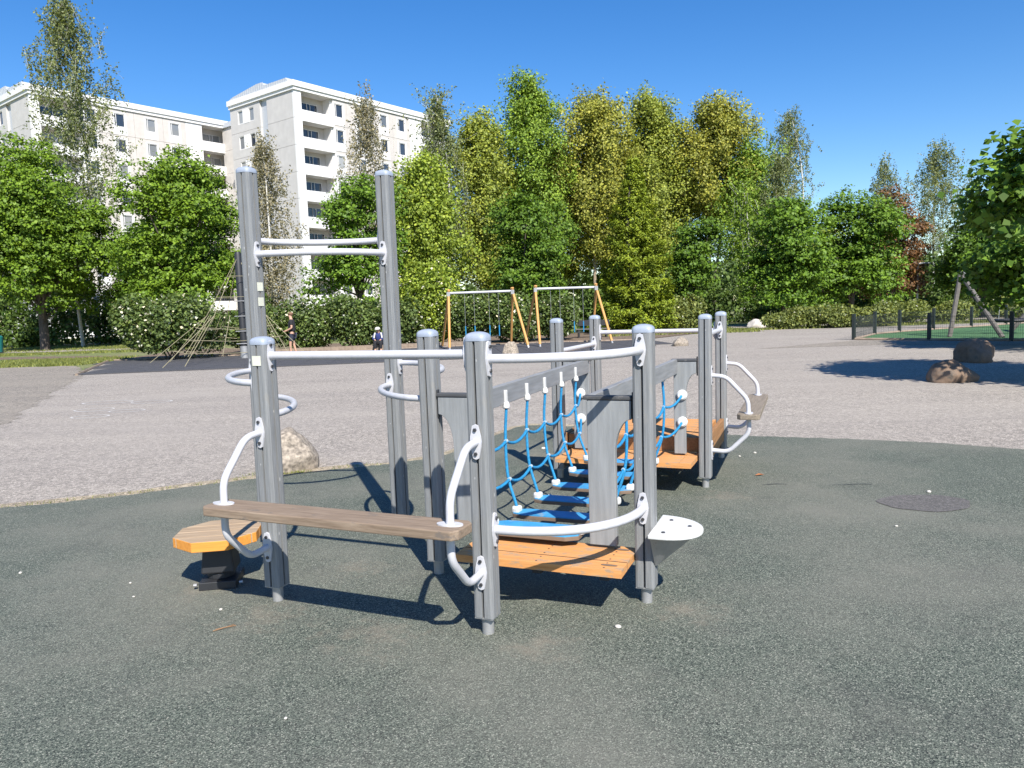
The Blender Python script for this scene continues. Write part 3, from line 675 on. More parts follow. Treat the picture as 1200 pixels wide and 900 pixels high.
boulder('boulder', (6.47, 28.8, -.03), .46, .3, .25, M['rock'], 'flat pinkish boulder behind the far posts of climbing frame', 14, 1.0)
boulder('boulder', (14.05, 43.1, -.03), .58, .42, .42, M['rock_white'], 'white angular boulder beside the low shrubs', 17, .2)

# ================================================================== SWINGS
def swing(name, ptsL, ptsR, H, label, seat_label):
    cx = (ptsL[0][0] + ptsR[0][0]) / 2; root = empty(name, (cx, (ptsL[0][1] + ptsL[1][1]) / 2, 0), 0, label=label, cat='swing set', group='wooden swing sets on the black mat')
    o = Vector(root.location)
    ends = []
    for P in (ptsL, ptsR):
        tops = Vector(((P[0][0] * .5 + P[1][0] * .5), (P[0][1] + P[1][1]) / 2, H)); inw = .22 if P is ptsL else -.22
        tops.x += inw
        for q in P:
            b = Vector((q[0], q[1], 0)); d = (tops - b).normalized(); lg = MB().tube([b + d * .12 - o, tops + d * .16 - o], .055, 10); lo = link('leg', lg.mesh('leg', M['swing_wood'], 40), root)
            link('foot', MB().tube([b - Vector((0, 0, .02)) - o, b + d * .13 - o], .045, 8).mesh('foot', M['galv']), lo)
        ends.append(tops); link('bracket', MB().box((tops.x - .07 - o.x, tops.y - .13 - o.y, H - .13), (tops.x + .07 - o.x, tops.y + .13 - o.y, H + .05)).mesh('bracket', M['galv']), root)
    a, b = ends; link('crossbar', MB().tube([a - o, b - o], .05, 12).mesh('crossbar', M['white_tube'], 40), root)
    for f_ in (.32, .70):
        p = a.lerp(b, f_) - o
        for s_ in (-.2, .2):
            link('chain', MB().tube([p + Vector((s_, 0, -.04)), p + Vector((s_, 0, -H * .60))], .007, 5).mesh('chain', M['galv']), root)
            link('sleeve', MB().tube([p + Vector((s_, 0, -H * .60)), p + Vector((s_, 0, -H * .79))], .024, 6).mesh('sleeve', M['blue_rope']), root)
        link('swing_seat', MB().box((p.x - .22, p.y - .08, p.z - H * .79 - .03), (p.x + .22, p.y + .08, p.z - H * .79)).mesh('swing_seat', M['black_metal']), root, bevel=.01)
swing('swing_set', ((-2.5, 30.9), (-3.05, 33.6)), ((.74, 30.9), (.02, 33.5)), 2.36, 'swing set with orange wooden legs in front of flowering hedge, beside tan boulder', '')
swing('swing_set', ((1.22, 31.2), (.62, 33.9)), ((4.32, 32.0), (3.72, 34.2)), 2.42, 'swing set with orange wooden legs next to the bench and spruce', '')
# bench behind the second swing
pb = empty('park_bench', (4.2, 38.6, 0), 0, label='dark park bench on grass behind the swing set', cat='bench')
link('seat', MB().box((-.9, -.22, .42), (.9, .22, .47)).mesh('seat', M['log_grey']), pb); link('backrest', MB().box((-.9, .2, .6), (.9, .25, .9)).mesh('backrest', M['black_metal']), pb)
for x in (-.7, .7): link('leg', MB().box((x - .04, -.2, 0), (x + .04, .25, .419)).mesh('leg', M['black_metal']), pb)

# ================================================================== CLIMBING NET
cn = empty('climbing_net', (-10.74, 30.5, 0), 0, label='rope climbing pyramid of beige ropes on a black mast', cat='climbing net')
link('mast', MB().lathe([(.14, 0), (.14, 4.15), (.10, 4.25)], 14).mesh('mast', M['black_metal'], 40), cn)
link('mast_collar', MB().lathe([(.17, 0), (.17, .5)], 14).mesh('mast_collar', M['galv'], 40), cn)
topn = Vector((0, 0, 4.1)); anch = [Vector((-2.95, -1.1, 0)), Vector((-.95, -4.4, 0)), Vector((2.5, -.9, 0)), Vector((.7, 3.0, 0)), Vector((-2.2, 2.0, 0))]
rg = random.Random(4)
sp = []
for a in anch:
    kn = a * .42 + Vector((0, 0, 1.75)); pts = [topn, kn, a]; sp.append((kn, a))
    for dd in (-.16, 0.16): link('stay_rope', MB().tube([topn, kn, a + Vector((dd * 2, dd, 0))], .012, 6).mesh('stay_rope', M['beige_rope']), cn)
for lv in (.25, .5, .75):
    P = [kn.lerp(a, lv) for kn, a in sp]
    for i in range(5):
        a, b = P[i], P[(i + 1) % 5]; mid = (a + b) / 2 * (.8) ; mid.z = (a.z + b.z) / 2 - .12
        link('net_rope', MB().tube(catm([a, mid, b], 5), .012, 5).mesh('net_rope', M['beige_rope']), cn)
for lv in (.35, .7):
    P = [topn.lerp(kn, lv) for kn, a in sp]
    for i in range(5): link('net_rope', MB().tube([P[i], P[(i + 1) % 5]], .011, 5).mesh('net_rope', M['beige_rope']), cn)
for i in range(5):
    (k1, a1), (k2, a2) = sp[i], sp[(i + 1) % 5]
    for u in (.3, .6): link('net_rope', MB().tube([k1.lerp(k2, u), (a1.lerp(a2, u)) * .75 + Vector((0, 0, .25))], .011, 5).mesh('net_rope', M['beige_rope']), cn)
for zz in (.6, 1.1, 1.7, 2.3): link('rung', MB().tube([(-.25, -.14, zz), (.35, -.14, zz)], .018, 6).mesh('rung', M['galv']), cn)

# ================================================================== FENCE, LOG SWING, LAMP, BIN, WALL
fence = empty('mesh_fence', (13.0, 28.6, 0), 0, label='low dark mesh fence with square posts round green turf', cat='fence')
fo = Vector(fence.location)
front = [(13.0, 28.6), (14.75, 26.6), (16.4, 24.7), (18.4, 24.0), (20.6, 24.0), (22.8, 24.0)]
back = [(13.0, 28.6), (15.34, 31.8), (17.0, 33.0), (19.1, 34.1), (21.6, 35.4), (24.0, 36.6), (26.4, 37.8)]
pm = MB().box((-.055, -.055, 0), (.055, .055, .97)).mesh('fence_post', M['fence_green'])
done = set()
for line in (front, back):
    for q in line:
        if q not in done: done.add(q); link('fence_post', pm, fence, (q[0] - fo.x, q[1] - fo.y, 0), .7)
    for a, b in zip(line[:-1], line[1:]):
        A_, B_ = Vector((*a, 0)) - fo, Vector((*b, 0)) - fo; ln = (B_ - A_).length; A_.z = B_.z = 0; mb = MB(); n = int(ln / .06)
        for k in range(1, n): 
            p = A_.lerp(B_, k / n); mb.tube([p + Vector((0, 0, .05)), p + Vector((0, 0, .85))], .0035, 3, caps=False)
        for z in (.06, .25, .45, .65, .84): mb.tube([A_ + Vector((0, 0, z)), B_ + Vector((0, 0, z))], .005, 4, caps=False)
        link('wire_panel', mb.mesh('wire_panel', M['fence_green']), fence)
kb = MB()
for line in (front, back):
    for a, b in zip(line[:-1], line[1:]): kb.tube([(a[0], a[1], .02), (b[0], b[1], .02)], .06, 5)
link('turf_kerb', kb.mesh('turf_kerb', M['brown_brick']), label='low dark kerb below the mesh fence', cat='kerb')
ls = empty('log_swing', (18.3, 28, 0), 0, label='nest swing with leaning grey log legs inside the fence', cat='swing')
lo_ = Vector(ls.location)
A1, A2 = Vector((17.0, 28.6, 2.35)), Vector((21.6, 29.6, 2.35))
for b, t in (((16.35, 28.1), A1), ((17.35, 26.6), A1), ((20.0, 30.2), A2), ((22.3, 28.4), A2)):
    link('leg', MB().tube([Vector((*b, 0)) - lo_, t - lo_], .085, 8).mesh('leg', M['log_grey'], 40), ls)
link('crossbar', MB().tube([A1 - lo_, A2 - lo_], .06, 8).mesh('crossbar', M['galv'], 40), ls)
mid = (A1 + A2) / 2 - lo_
link('nest_seat', MB().tube([mid + Vector((.55 * math.cos(a * math.pi / 10), .55 * math.sin(a * math.pi / 10), -1.85)) for a in range(21)], .06, 8).mesh('nest_seat', M['black_metal'], 60), ls)
for sx in (-.5, .5): link('chain', MB().tube([mid + Vector((sx, 0, -1.83)), mid + Vector((sx * .8, 0, 0))], .012, 5).mesh('chain', M['galv']), ls)
lp = empty('street_lamp', (27.0, 50.2, 0), 0, label='slim grey street lamp in front of maple trees', cat='street lamp')
link('pole', MB().lathe([(.075, 0), (.05, 3.55)], 10).mesh('pole', M['lamp_grey'], 40), lp)
link('lamp_head', MB().box((-.12, -.35, 3.56), (.16, .35, 3.68)).box((.16, -.3, 3.58), (.75, .1, 3.66)).mesh('lamp_head', M['lamp_grey']), lp, bevel=.03)
bn = empty('litter_bin', (-31.6, 46.5, 0), 0, label='teal litter bin on the grass beside maple trunk', cat='bin')
link('body', MB().lathe([(.34, 0.05), (.42, .9), (.42, .95)], 14).mesh('body', M['teal_bin'], 40), bn); link('lid', MB().lathe([(.43, .951), (.36, 1.05), (.1, 1.1)], 14).mesh('lid', M['teal_bin'], 40), bn)
rw = empty('retaining_wall', (-6.5, 34.3, 0), R(7.5), label='low brown stone retaining wall below the flowering hedge', cat='wall')
for i in range(17):
    for j in range(2):
        wd = .62; link('stone', MB().box((-wd / 2 + .012, -.16, j * .21 + .006), (wd / 2 - .012, .16, j * .21 + .2)).mesh('stone', M['brown_brick']) if (i, j) == (0, 0) else bpy.data.meshes['stone'], rw, ((i - 8) * wd + j * .3, random.uniform(-.015, .015), 0))

# ================================================================== APARTMENT BUILDINGS
ST, NF = 2.9, 9; BH = ST * NF
def holed(mb, x0, x1, z0, z1, hx0, hx1, hz0, hz1, th, face, mi=0):
    """panel with a window hole; face 'x' -> in xz plane at y in [0,th]; 'y' -> in yz plane at x in [0,th]"""
    for a0, a1, b0, b1 in ((x0, hx0, z0, z1), (hx1, x1, z0, z1), (hx0, hx1, z0, hz0), (hx0, hx1, hz1, z1)):
        if face == 'x': mb.box((a0, 0, b0), (a1, th, b1), mi)
        else: mb.box((0, a0, b0), (th, a1, b1), mi)
    return mb
def make_building(origin, label):
    d = Vector((.61, .79, 0)).normalized(); ang = math.atan2(d.y, d.x)
    root = empty('apartment_building', (origin[0], origin[1], 0), ang, label=label, cat='building')
    # local: x along the balcony front, y = depth (away from the sun side), front face at y = 0
    LN, DP = 25.0, 12.2
    link('core', MB().box((.3, 1.75, 0), (LN - .3, DP - .3, BH - .05)).mesh('core', M['bjoint']), root)
    g = .03
    pier = MB().box((0, 0, g / 2), (.95, .3, ST - g / 2)).mesh('pier_panel', M['bwhite'])
    pier2 = MB().box((17.5 + g, 0, g / 2), (19.7, .3, ST - g / 2)).mesh('pier_panel', M['bwhite'])
    side = MB().box((0, 0, 0), (.2, 1.7, ST)).mesh('balcony_side', M['bwhite'])
    para = MB().box((0, .02, -.25), (4.4, .14, .95)).mesh('balcony_front', M['bwhite'])
    slab = MB().box((0, .145, -.2), (4.4, 1.7, -.02)).mesh('balcony_floor', M['bwhite'])
    backw = holed(MB(), 0, 4.4, 0, ST, .25, 3.4, .75, 2.25, .1, 'x').mesh('balcony_wall', M['concrete'])
    bwin = MB().box((.25, -.02, .75), (3.4, .03, .81)).box((.25, -.02, 2.19), (3.4, .03, 2.25))
    for x in (.25, 1.9, 2.35, 3.34): bwin.box((x, -.02, .811), (x + .06, .03, 2.189))
    bwin = bwin.mesh('balcony_window', M['bwhite']); bpane = MB().box((.3, .05, .8), (3.35, .06, 2.2)).mesh('pane', M['glass'])
    WX = [(5.45, 7.3), (7.3, 11.1), (11.1, 14.6), (14.6, 17.5)]; WC = [6.15, 9.4, 13.1, 16.1]
    wp = []
    for (x0, x1), xc in zip(WX, WC):
        wp.append(holed(MB(), x0 + g / 2, x1 - g / 2, g / 2, ST - g / 2, xc - .62, xc + .62, .95, 2.45, .3, 'x').mesh('wall_panel', M['concrete']))
    spand = MB().box((-.78, -.02, .06), (.78, -.002, .93)).mesh('spandrel', M['bwhite'])
    wf = MB().box((-.62, .03, .95), (.62, .1, 1.02)).box((-.62, .03, 2.38), (.62, .1, 2.45)).box((-.62, .03, 1.021), (-.55, .1, 2.379)).box((.55, .03, 1.021), (.62, .1, 2.379)).box((-.40, .031, 1.021), (-.35, .099, 2.379)).mesh('window', M['bwhite'])
    surround = MB().box((-.78, -.02, .931), (-.63, -.002, 2.6)).box((.63, -.02, .931), (.78, -.002, 2.6)).box((-.63, -.02, 2.46), (.63, -.002, 2.6)).mesh('surround', M['bwhite'])
    wpane = MB().box((-.56, .12, 1.0), (.56, .13, 2.4)).mesh('pane', M['glass'])
    pend = MB().box((5.35, 0, g / 2), (5.45 - g / 2, .3, ST - g / 2)).mesh('pier_panel', M['bwhite'])
    # gable pieces: plane x = 0, outward -x
    gp1 = MB().box((0, .305, g / 2), (.3, 5.0 - g, ST - g / 2)).mesh('gable_panel', M['concrete_grey'])
    strip = MB().box((.25, 5.0, 0), (.4, 6.3, ST)).mesh('stair_strip', M['zinc'])
    gp2 = MB(); y0, y1 = 6.3, DP
    gp2.box((0, y0, g / 2), (.3, 7.5, ST - g / 2)).box((0, 8.5, g / 2), (.3, 9.7, ST - g / 2)).box((0, 10.7, g / 2), (.3, y1, ST - g / 2))
    for a in (7.5, 9.7): gp2.box((0, a, g / 2), (.3, a + 1, .95)).box((0, a, 2.45), (.3, a + 1, ST - g / 2))
    gp2 = gp2.mesh('gable_panel', M['concrete_grey'])
    gw = MB().box((.03, 0, .95), (.1, 1, 1.02)).box((.03, 0, 2.38), (.1, 1, 2.45)).box((.03, 0, 1.021), (.1, .07, 2.379)).box((.03, .93, 1.021), (.1, 1, 2.379)).mesh('window', M['bwhite'])
    gpane = MB().box((.12, .05, 1.0), (.13, .95, 2.4)).mesh('pane', M['glass'])
    gsp = MB().box((-.02, 8.505, .9), (-.002, 9.695, 2.5)).mesh('spandrel', M['bwhite'])
    for k in range(NF):
        z = k * ST
        link('pier_panel', pier, root, (0, 0, z)); link('pier_panel', pier2, root, (0, 0, z)); link('pier_panel', pend, root, (0, 0, z))
        for bx in (.95, 19.7):
            bw_ = link('balcony_wall', backw, root, (bx, 1.6, z)); bwn = link('balcony_window', bwin, bw_); link('pane', bpane, bw_)
            link('balcony_front', para, root, (bx, 0, z + .02)); link('balcony_floor', slab, root, (bx, 0, z))
        link('balcony_side', side, root, (24.1, 0, z))
        link('balcony_side', side, root, (5.152, .301, z)); 
        for me, xc in zip(wp, WC):
            pn = link('wall_panel', me, root, (0, 0, z)); wn = link('window', wf, pn, (xc, 0, 0)); link('pane', wpane, pn, (xc, 0, 0))
            link('spandrel', spand, pn, (xc, 0, 0)); link('surround', surround, pn, (xc, 0, 0))
        link('gable_panel', gp1, root, (0, 0, z)); link('stair_strip', strip, root, (0, 0, z)); pn = link('gable_panel', gp2, root, (0, 0, z))
        for a in (7.5, 9.7): link('window', gw, pn, (0, a, 0)); link('pane', gpane, pn, (0, a, 0))
        link('spandrel', gsp, pn)
    rf = link('roof', MB().box((-.15, -.15, BH), (LN, DP + .1, BH + .35)).mesh('roof', M['bwhite']), root)
    link('fascia', MB().box((-.28, -.28, BH + .351), (LN + .1, DP + .2, BH + .95)).mesh('fascia', M['bwhite']), rf)
    # raised zinc parapet over the gable, lower on the strip side
    zm = MB().prism([(.6, BH + .951), (.9, BH + 1.35), (4.9, BH + 1.35), (5.4, BH + 1.75), (6.4, BH + 1.75), (11.2, BH + 1.2), (12.0, BH + .951)], (-.24, 0, 0), (0, 1, 0), (0, 0, 1), (1.6, 0, 0))
    link('zinc_parapet', zm.mesh('zinc_parapet', M['zinc']), rf)
    for i in range(26):
        y = .9 + i * .42
        top = BH + 1.35 if y < 4.9 else (BH + 1.75 if y < 6.4 else BH + 1.75 - (y - 6.4) * .1146)
        link('seam', MB().box((-.27, y, BH + .955), (-.241, y + .045, top - .02)).mesh('seam', M['zinc']), rf)
    for vx in (3.5, 12.5): link('roof_vent', MB().box((vx, 4, BH + .952), (vx + 1.6, 6, BH + 1.8)).mesh('roof_vent', M['bwhite']), rf)
    return root
make_building((-22.6, 84.9), 'white balconied apartment block with blank concrete gable behind the tall posts')
bl = make_building((-50.2, 83.0), 'white apartment block with beige panels behind the tall birch')
# link between the two slabs
d = Vector((.61, .79, 0)).normalized()
lk = empty('stair_tower', (-22.6, 84.9, 0), math.atan2(d.y, d.x), label='narrow pale stair block joining the two apartment blocks', cat='building')
for k in range(NF): link('wall_panel', MB().box((4.4, 12.3, k * ST + .015), (4.7, 21, k * ST + ST - .015)).mesh('wall_panel', M['concrete']) if k == 0 else bpy.data.meshes['wall_panel'] if False else MB().box((4.4, 12.3, k * ST + .015), (4.7, 21, k * ST + ST - .015)).mesh('wall_panel', M['concrete']), lk)
link('core', MB().box((4.71, 12.3, 0), (14, 21, BH)).mesh('core', M['bjoint']), lk)
link('roof', MB().box((4.2, 12.4, BH), (14, 21, BH + .6)).mesh('roof', M['zinc']), lk)

# ================================================================== TREES
def mesh_np(name, V, F, mats, mi=None, smooth=False):
    me = bpy.data.meshes.new(name); nv, nf = len(V), len(F)
    me.vertices.add(nv); me.vertices.foreach_set('co', np.asarray(V, dtype=np.float32).ravel())
    k = F.shape[1]; me.loops.add(nf * k); me.loops.foreach_set('vertex_index', F.astype(np.int32).ravel())
    me.polygons.add(nf); me.polygons.foreach_set('loop_start', np.arange(0, nf * k, k, dtype=np.int32))
    for mt in mats: me.materials.append(mt)
    if mi is not None: me.polygons.foreach_set('material_index', mi.astype(np.int32))
    me.update(calc_edges=True); me.validate(); return me
def leaves(name, C, Nn, size, mats, mi=None, aspect=.8, bend=.25):
    n = len(C); Nn = Nn / (np.linalg.norm(Nn, axis=1, keepdims=True) + 1e-9)
    rv = RNG.normal(size=(n, 3)); u = np.cross(Nn, rv); u /= (np.linalg.norm(u, axis=1, keepdims=True) + 1e-9); v = np.cross(Nn, u)
    s = (size * np.ones(n))[:, None]; a = u * s * .5; b = v * s * .5 * aspect; lift = Nn * s * bend * .5
    # kite-like leaf: four corners, tips lowered so that it is folded
    V = np.stack([C - a - lift, C - b * 1.0 + lift * .3 + a * .1, C + a - lift, C + b * 1.0 + lift * .3 + a * .1], 1).reshape(-1, 3)
    F = np.arange(4 * n).reshape(-1, 4)
    return mesh_np(name, V, F, mats, mi)
import zlib
def reseed(label):
    global RNG
    k = zlib.crc32(label.encode()); RNG = np.random.default_rng(k); random.seed(k)
def unit(n):
    v = RNG.normal(size=(n, 3)); return v / np.linalg.norm(v, axis=1, keepdims=True)
def limb_tube(mb, a, b, r0, r1, sag=0.0, n=5, seg=6):
    a, b = Vector(a), Vector(b); pts = []; rs = []
    jx, jy = random.uniform(-1, 1), random.uniform(-1, 1); ln = (b - a).length
    for k in range(n + 1):
        t = k / n; p = a.lerp(b, t); w_ = math.sin(t * math.pi); p += Vector((jx, jy, 0)) * w_ * ln * .06; p.z += -sag * t * t + w_ * ln * .05
        pts.append(p); rs.append(r0 + (r1 - r0) * t)
    mb.tube(pts, rs, seg, caps=False); return pts
def maple(x, y, H, Rr, zb, mat, label, group=None, ncl=560, per=30, leaf=.175, cl=.42, trunk_r=.17, lobes=11, name='maple_tree', bark='bark', squash=1.0, cat='tree', shape=1.0):
    reseed(label)
    root = empty(name, (x, y, 0), 0, label=label, cat=cat, group=group)
    Hc_ = (H + zb) / 2; Rz = (H - zb) / 2
    # lobes
    lb = []
    for i in range(lobes):
        dv = unit(1)[0]; dv[2] = dv[2] * .9 + .05; f_ = RNG.uniform(.36, .80); rr = RNG.uniform(.26, .46)
        wz = 1 - max(0, dv[2]) * .12
        lb.append((np.array([dv[0] * Rr * f_ * wz, dv[1] * Rr * f_ * wz, Hc_ + dv[2] * Rz * f_]), rr))
    for i in range(6):
        a = i * 1.05 + RNG.uniform(-.3, .3); lb.append((np.array([math.cos(a) * Rr * RNG.uniform(.35, .68), math.sin(a) * Rr * .52, zb + Rz * RNG.uniform(.2, .75)]), RNG.uniform(.22, .40)))
    lb.append((np.array([0, 0, Hc_ + Rz * .45]), .48)); lb.append((np.array([0, 0, Hc_ - Rz * .3]), .55))
    CC = []; NN = []
    wts = np.array([l[1] ** 2 for l in lb]); wts /= wts.sum(); pick = RNG.choice(len(lb), ncl, p=wts)
    dirs = unit(ncl); rad = np.where(RNG.random(ncl) < .82, RNG.uniform(.78, 1.08, ncl), RNG.uniform(.2, .8, ncl))
    for i in range(ncl):
        c0, rr = lb[pick[i]]; dd = dirs[i].copy()
        if dd[2] < -.7: dd[2] *= -.5
        CC.append(c0 + dd * rad[i] * rr * np.array([Rr, Rr, Rz * squash])); NN.append(dd)
    CC = np.array(CC); NN = np.array(NN); CC[:, 2] = np.maximum(CC[:, 2], zb * .82 + .1 * Rz * RNG.random(ncl))
    per = int(per * 1.35); idx = np.repeat(np.arange(ncl), per); n = len(idx)
    off = RNG.normal(size=(n, 3)) * np.array([cl * .62, cl * .62, cl * .30]); P = CC[idx] + off
    nrm = NN[idx] * .55 + np.array([.1, -.3, .65]) + RNG.normal(size=(n, 3)) * .5
    me = leaves('crown', P, nrm, leaf * RNG.uniform(.45, 1.45, n), [mat]); link('crown', me, root)
    mb = MB(); tt = Vector((random.uniform(-.2, .2), random.uniform(-.2, .2), zb + Rz * .7))
    limb_tube(mb, (0, 0, -.05), tt, trunk_r * 1.15, trunk_r * .6, n=6, seg=9)
    lbs = sorted(range(len(lb)), key=lambda k: lb[k][0][2])
    for k in lbs: limb_tube(mb, (tt.x * .6, tt.y * .6, zb * random.uniform(.75, 1.0) + Rz * .25 * random.random()), lb[k][0], trunk_r * .42, trunk_r * .10, n=5)
    for k in range(26):
        c0, rr = lb[random.randrange(len(lb))]; e = CC[random.randrange(ncl)]
        if np.linalg.norm(e - c0) < Rr * .75: limb_tube(mb, c0, e, .035, .012, n=3, seg=4)
    link('trunk', mb.mesh('trunk', M[bark], 60), root); return root
def birch(x, y, H, Rr, zb, mat, label, group=None, nstr=420, per=20, leaf=.165, trunk_r=.14, name='birch_tree', droop=1.0, lean=(0, 0), flare=.35):
    reseed(label)
    root = empty(name, (x, y, 0), 0, label=label, cat='tree', group=group)
    nstr = int(nstr * 1.35)
    mb = MB(); top = Vector((lean[0], lean[1], H * .97)); tp = limb_tube(mb, (0, 0, -.05), top, trunk_r, .02, n=10, seg=8)
    def tr(z): t = min(1, max(0, z / top.z)); return np.array([top.x * t, top.y * t, z])
    C_, S_ = [], []
    br = []
    nb = 30
    for i in range(nb):
        u = (i + random.random()) / nb; z0 = zb + (H - zb) * u * .94; prof = (math.sin(math.pi * min(1, .18 + u * .80)) ** .8) * (1.05 - .5 * u)
        a = random.uniform(0, 2 * math.pi) if i else 0; a = i * 2.4 + random.uniform(-.4, .4); ln = Rr * prof * random.uniform(.6, 1.1)
        e = tr(z0) + np.array([math.cos(a) * ln, math.sin(a) * ln, ln * random.uniform(.25, .8)]); pts = limb_tube(mb, tr(z0 - .3 * ln), e, .04 * (1.2 - u), .010, n=4, seg=4); br.append([np.array(p) for p in pts])
    for i in range(nstr):
        b = br[RNG.integers(nb)]; k = RNG.integers(1, len(b)); p = b[k] + RNG.normal(size=3) * np.array([.3, .3, .25])
        ln = RNG.uniform(.5, 1.5) * droop; t = RNG.random(per); dv = np.array([RNG.normal() * .35, RNG.normal() * .35, -1.0 if RNG.random() < .72 else .7])
        C_.append(p + t[:, None] * ln * dv + RNG.normal(size=(per, 3)) * .10)
        if i % 4 == 0: mb.tube([p, p + dv * ln * .5, p + dv * ln + np.array([0, 0, -.1])], .008, 3, caps=False)
    C_ = np.concatenate(C_); me = leaves('crown', C_, RNG.normal(size=(len(C_), 3)) + np.array([0, -.3, .35]), leaf * RNG.uniform(.7, 1.3, len(C_)), [mat], aspect=.75); link('crown', me, root)
    link('trunk', mb.mesh('trunk', M['bark_birch'], 60), root); return root
def upright(x, y, H, Rr, zb, mat, label, group=None, ncl=620, per=44, leaf=.20, cl=.60, trunk_r=.16, name='aspen_tree', bark='bark_pink', lean=0.0, topw=.55):
    """tall oval crown with ascending limbs"""
    reseed(label)
    root = empty(name, (x, y, 0), 0, label=label, cat='tree', group=group)
    ncl = int(ncl * 1.45); Rr *= 1.12
    mb = MB(); top = Vector((lean, random.uniform(-.4, .4), H * .96)); limb_tube(mb, (0, 0, -.05), top, trunk_r, .03, n=9, seg=8)
    CC = []
    nb = 34
    for i in range(nb):
        u = (i + RNG.random()) / nb; z0 = zb + (H - 1.3 - zb) * u; pr = math.sin(math.pi * min(.97, .14 + .82 * u)) ** .85 * (1.0 - .18 * u) * (topw + .6); ln = Rr * pr * RNG.uniform(.65, 1.08); a = i * 2.399 + RNG.uniform(-.3, .3)
        s0 = np.array([top.x * z0 / H, top.y * z0 / H, z0]); e = s0 + np.array([math.cos(a) * ln, math.sin(a) * ln, ln * RNG.uniform(.35, 1.0)]); e[2] = min(e[2], H + .2)
        limb_tube(mb, s0 - np.array([0, 0, .35 * ln]), e, .055 * (1.2 - u), .012, n=4, seg=4)
        m_ = ncl // nb; t = RNG.uniform(.25, 1.08, m_)[:, None]; CC.append(s0 + (e - s0) * t + RNG.normal(size=(m_, 3)) * np.array([.55, .55, .75]))
    CC = np.concatenate(CC); CC[:, 2] = np.minimum(CC[:, 2], H - .12 * np.hypot(CC[:, 0] - top.x, CC[:, 1] - top.y) ** 2 + .35 * RNG.normal(size=len(CC)))
    idx = np.repeat(np.arange(len(CC)), per); n = len(idx); P = CC[idx] + RNG.normal(size=(n, 3)) * np.array([cl * .55, cl * .55, cl * .55])
    cen = np.array([top.x * .6, 0, (H + zb) / 2]); nrm = (P - cen) * np.array([.18, .18, .05]) + np.array([.1, -.3, .4]) + RNG.normal(size=(n, 3)) * .65
    link('crown', leaves('crown', P, nrm, leaf * RNG.uniform(.7, 1.3, n), [mat]), root)
    link('trunk', mb.mesh('trunk', M[bark], 60), root); return root
def spruce(x, y, H, Rr, mat, label, name='spruce_tree', tiers=24, per=420, zb=.3):
    reseed(label)
    root = empty(name, (x, y, 0), 0, label=label, cat='tree')
    mb = MB(); limb_tube(mb, (0, 0, -.05), (0, 0, H * .97), .16, .02, n=6, seg=8); P = []; Nn = []
    for i in range(tiers):
        u = i / tiers; z = zb + (H - zb) * u; rr = Rr * (1 - u) ** .75 * RNG.uniform(.85, 1.1) + .12; nbr = 9
        for k in range(nbr):
            a = 2 * math.pi * (k + RNG.random()) / nbr; ln = rr * RNG.uniform(.7, 1.1); m_ = max(10, int(per * ln / Rr / nbr * 2.2)); t = RNG.random(m_) ** .6
            w_ = .10 + .22 * ln * (1 - t * .6); dxy = np.stack([np.cos(a) * np.ones(m_), np.sin(a) * np.ones(m_)], 1); px_ = np.stack([-dxy[:, 1], dxy[:, 0]], 1)
            q = np.zeros((m_, 3)); q[:, :2] = dxy * (t * ln)[:, None] + px_ * (RNG.normal(size=m_) * w_ * .6)[:, None]; q[:, 2] = z - .28 * ln * t + .22 * ln * t ** 3 + RNG.normal(size=m_) * .09 - np.abs(RNG.normal(size=m_)) * .10
            P.append(q); nn = np.zeros((m_, 3)); nn[:, :2] = dxy * .5; nn[:, 2] = .8; Nn.append(nn + RNG.normal(size=(m_, 3)) * .45)
            if k % 3 == 0: limb_tube(mb, (0, 0, z), (math.cos(a) * ln * .9, math.sin(a) * ln * .9, z - .18 * ln), .025, .008, n=3, seg=4)
    P = np.concatenate(P); Nn = np.concatenate(Nn)
    link('crown', leaves('crown', P, Nn, .20 * RNG.uniform(.6, 1.3, len(P)), [mat], aspect=.34), root)
    link('trunk', mb.mesh('trunk', M['bark'], 60), root); return root
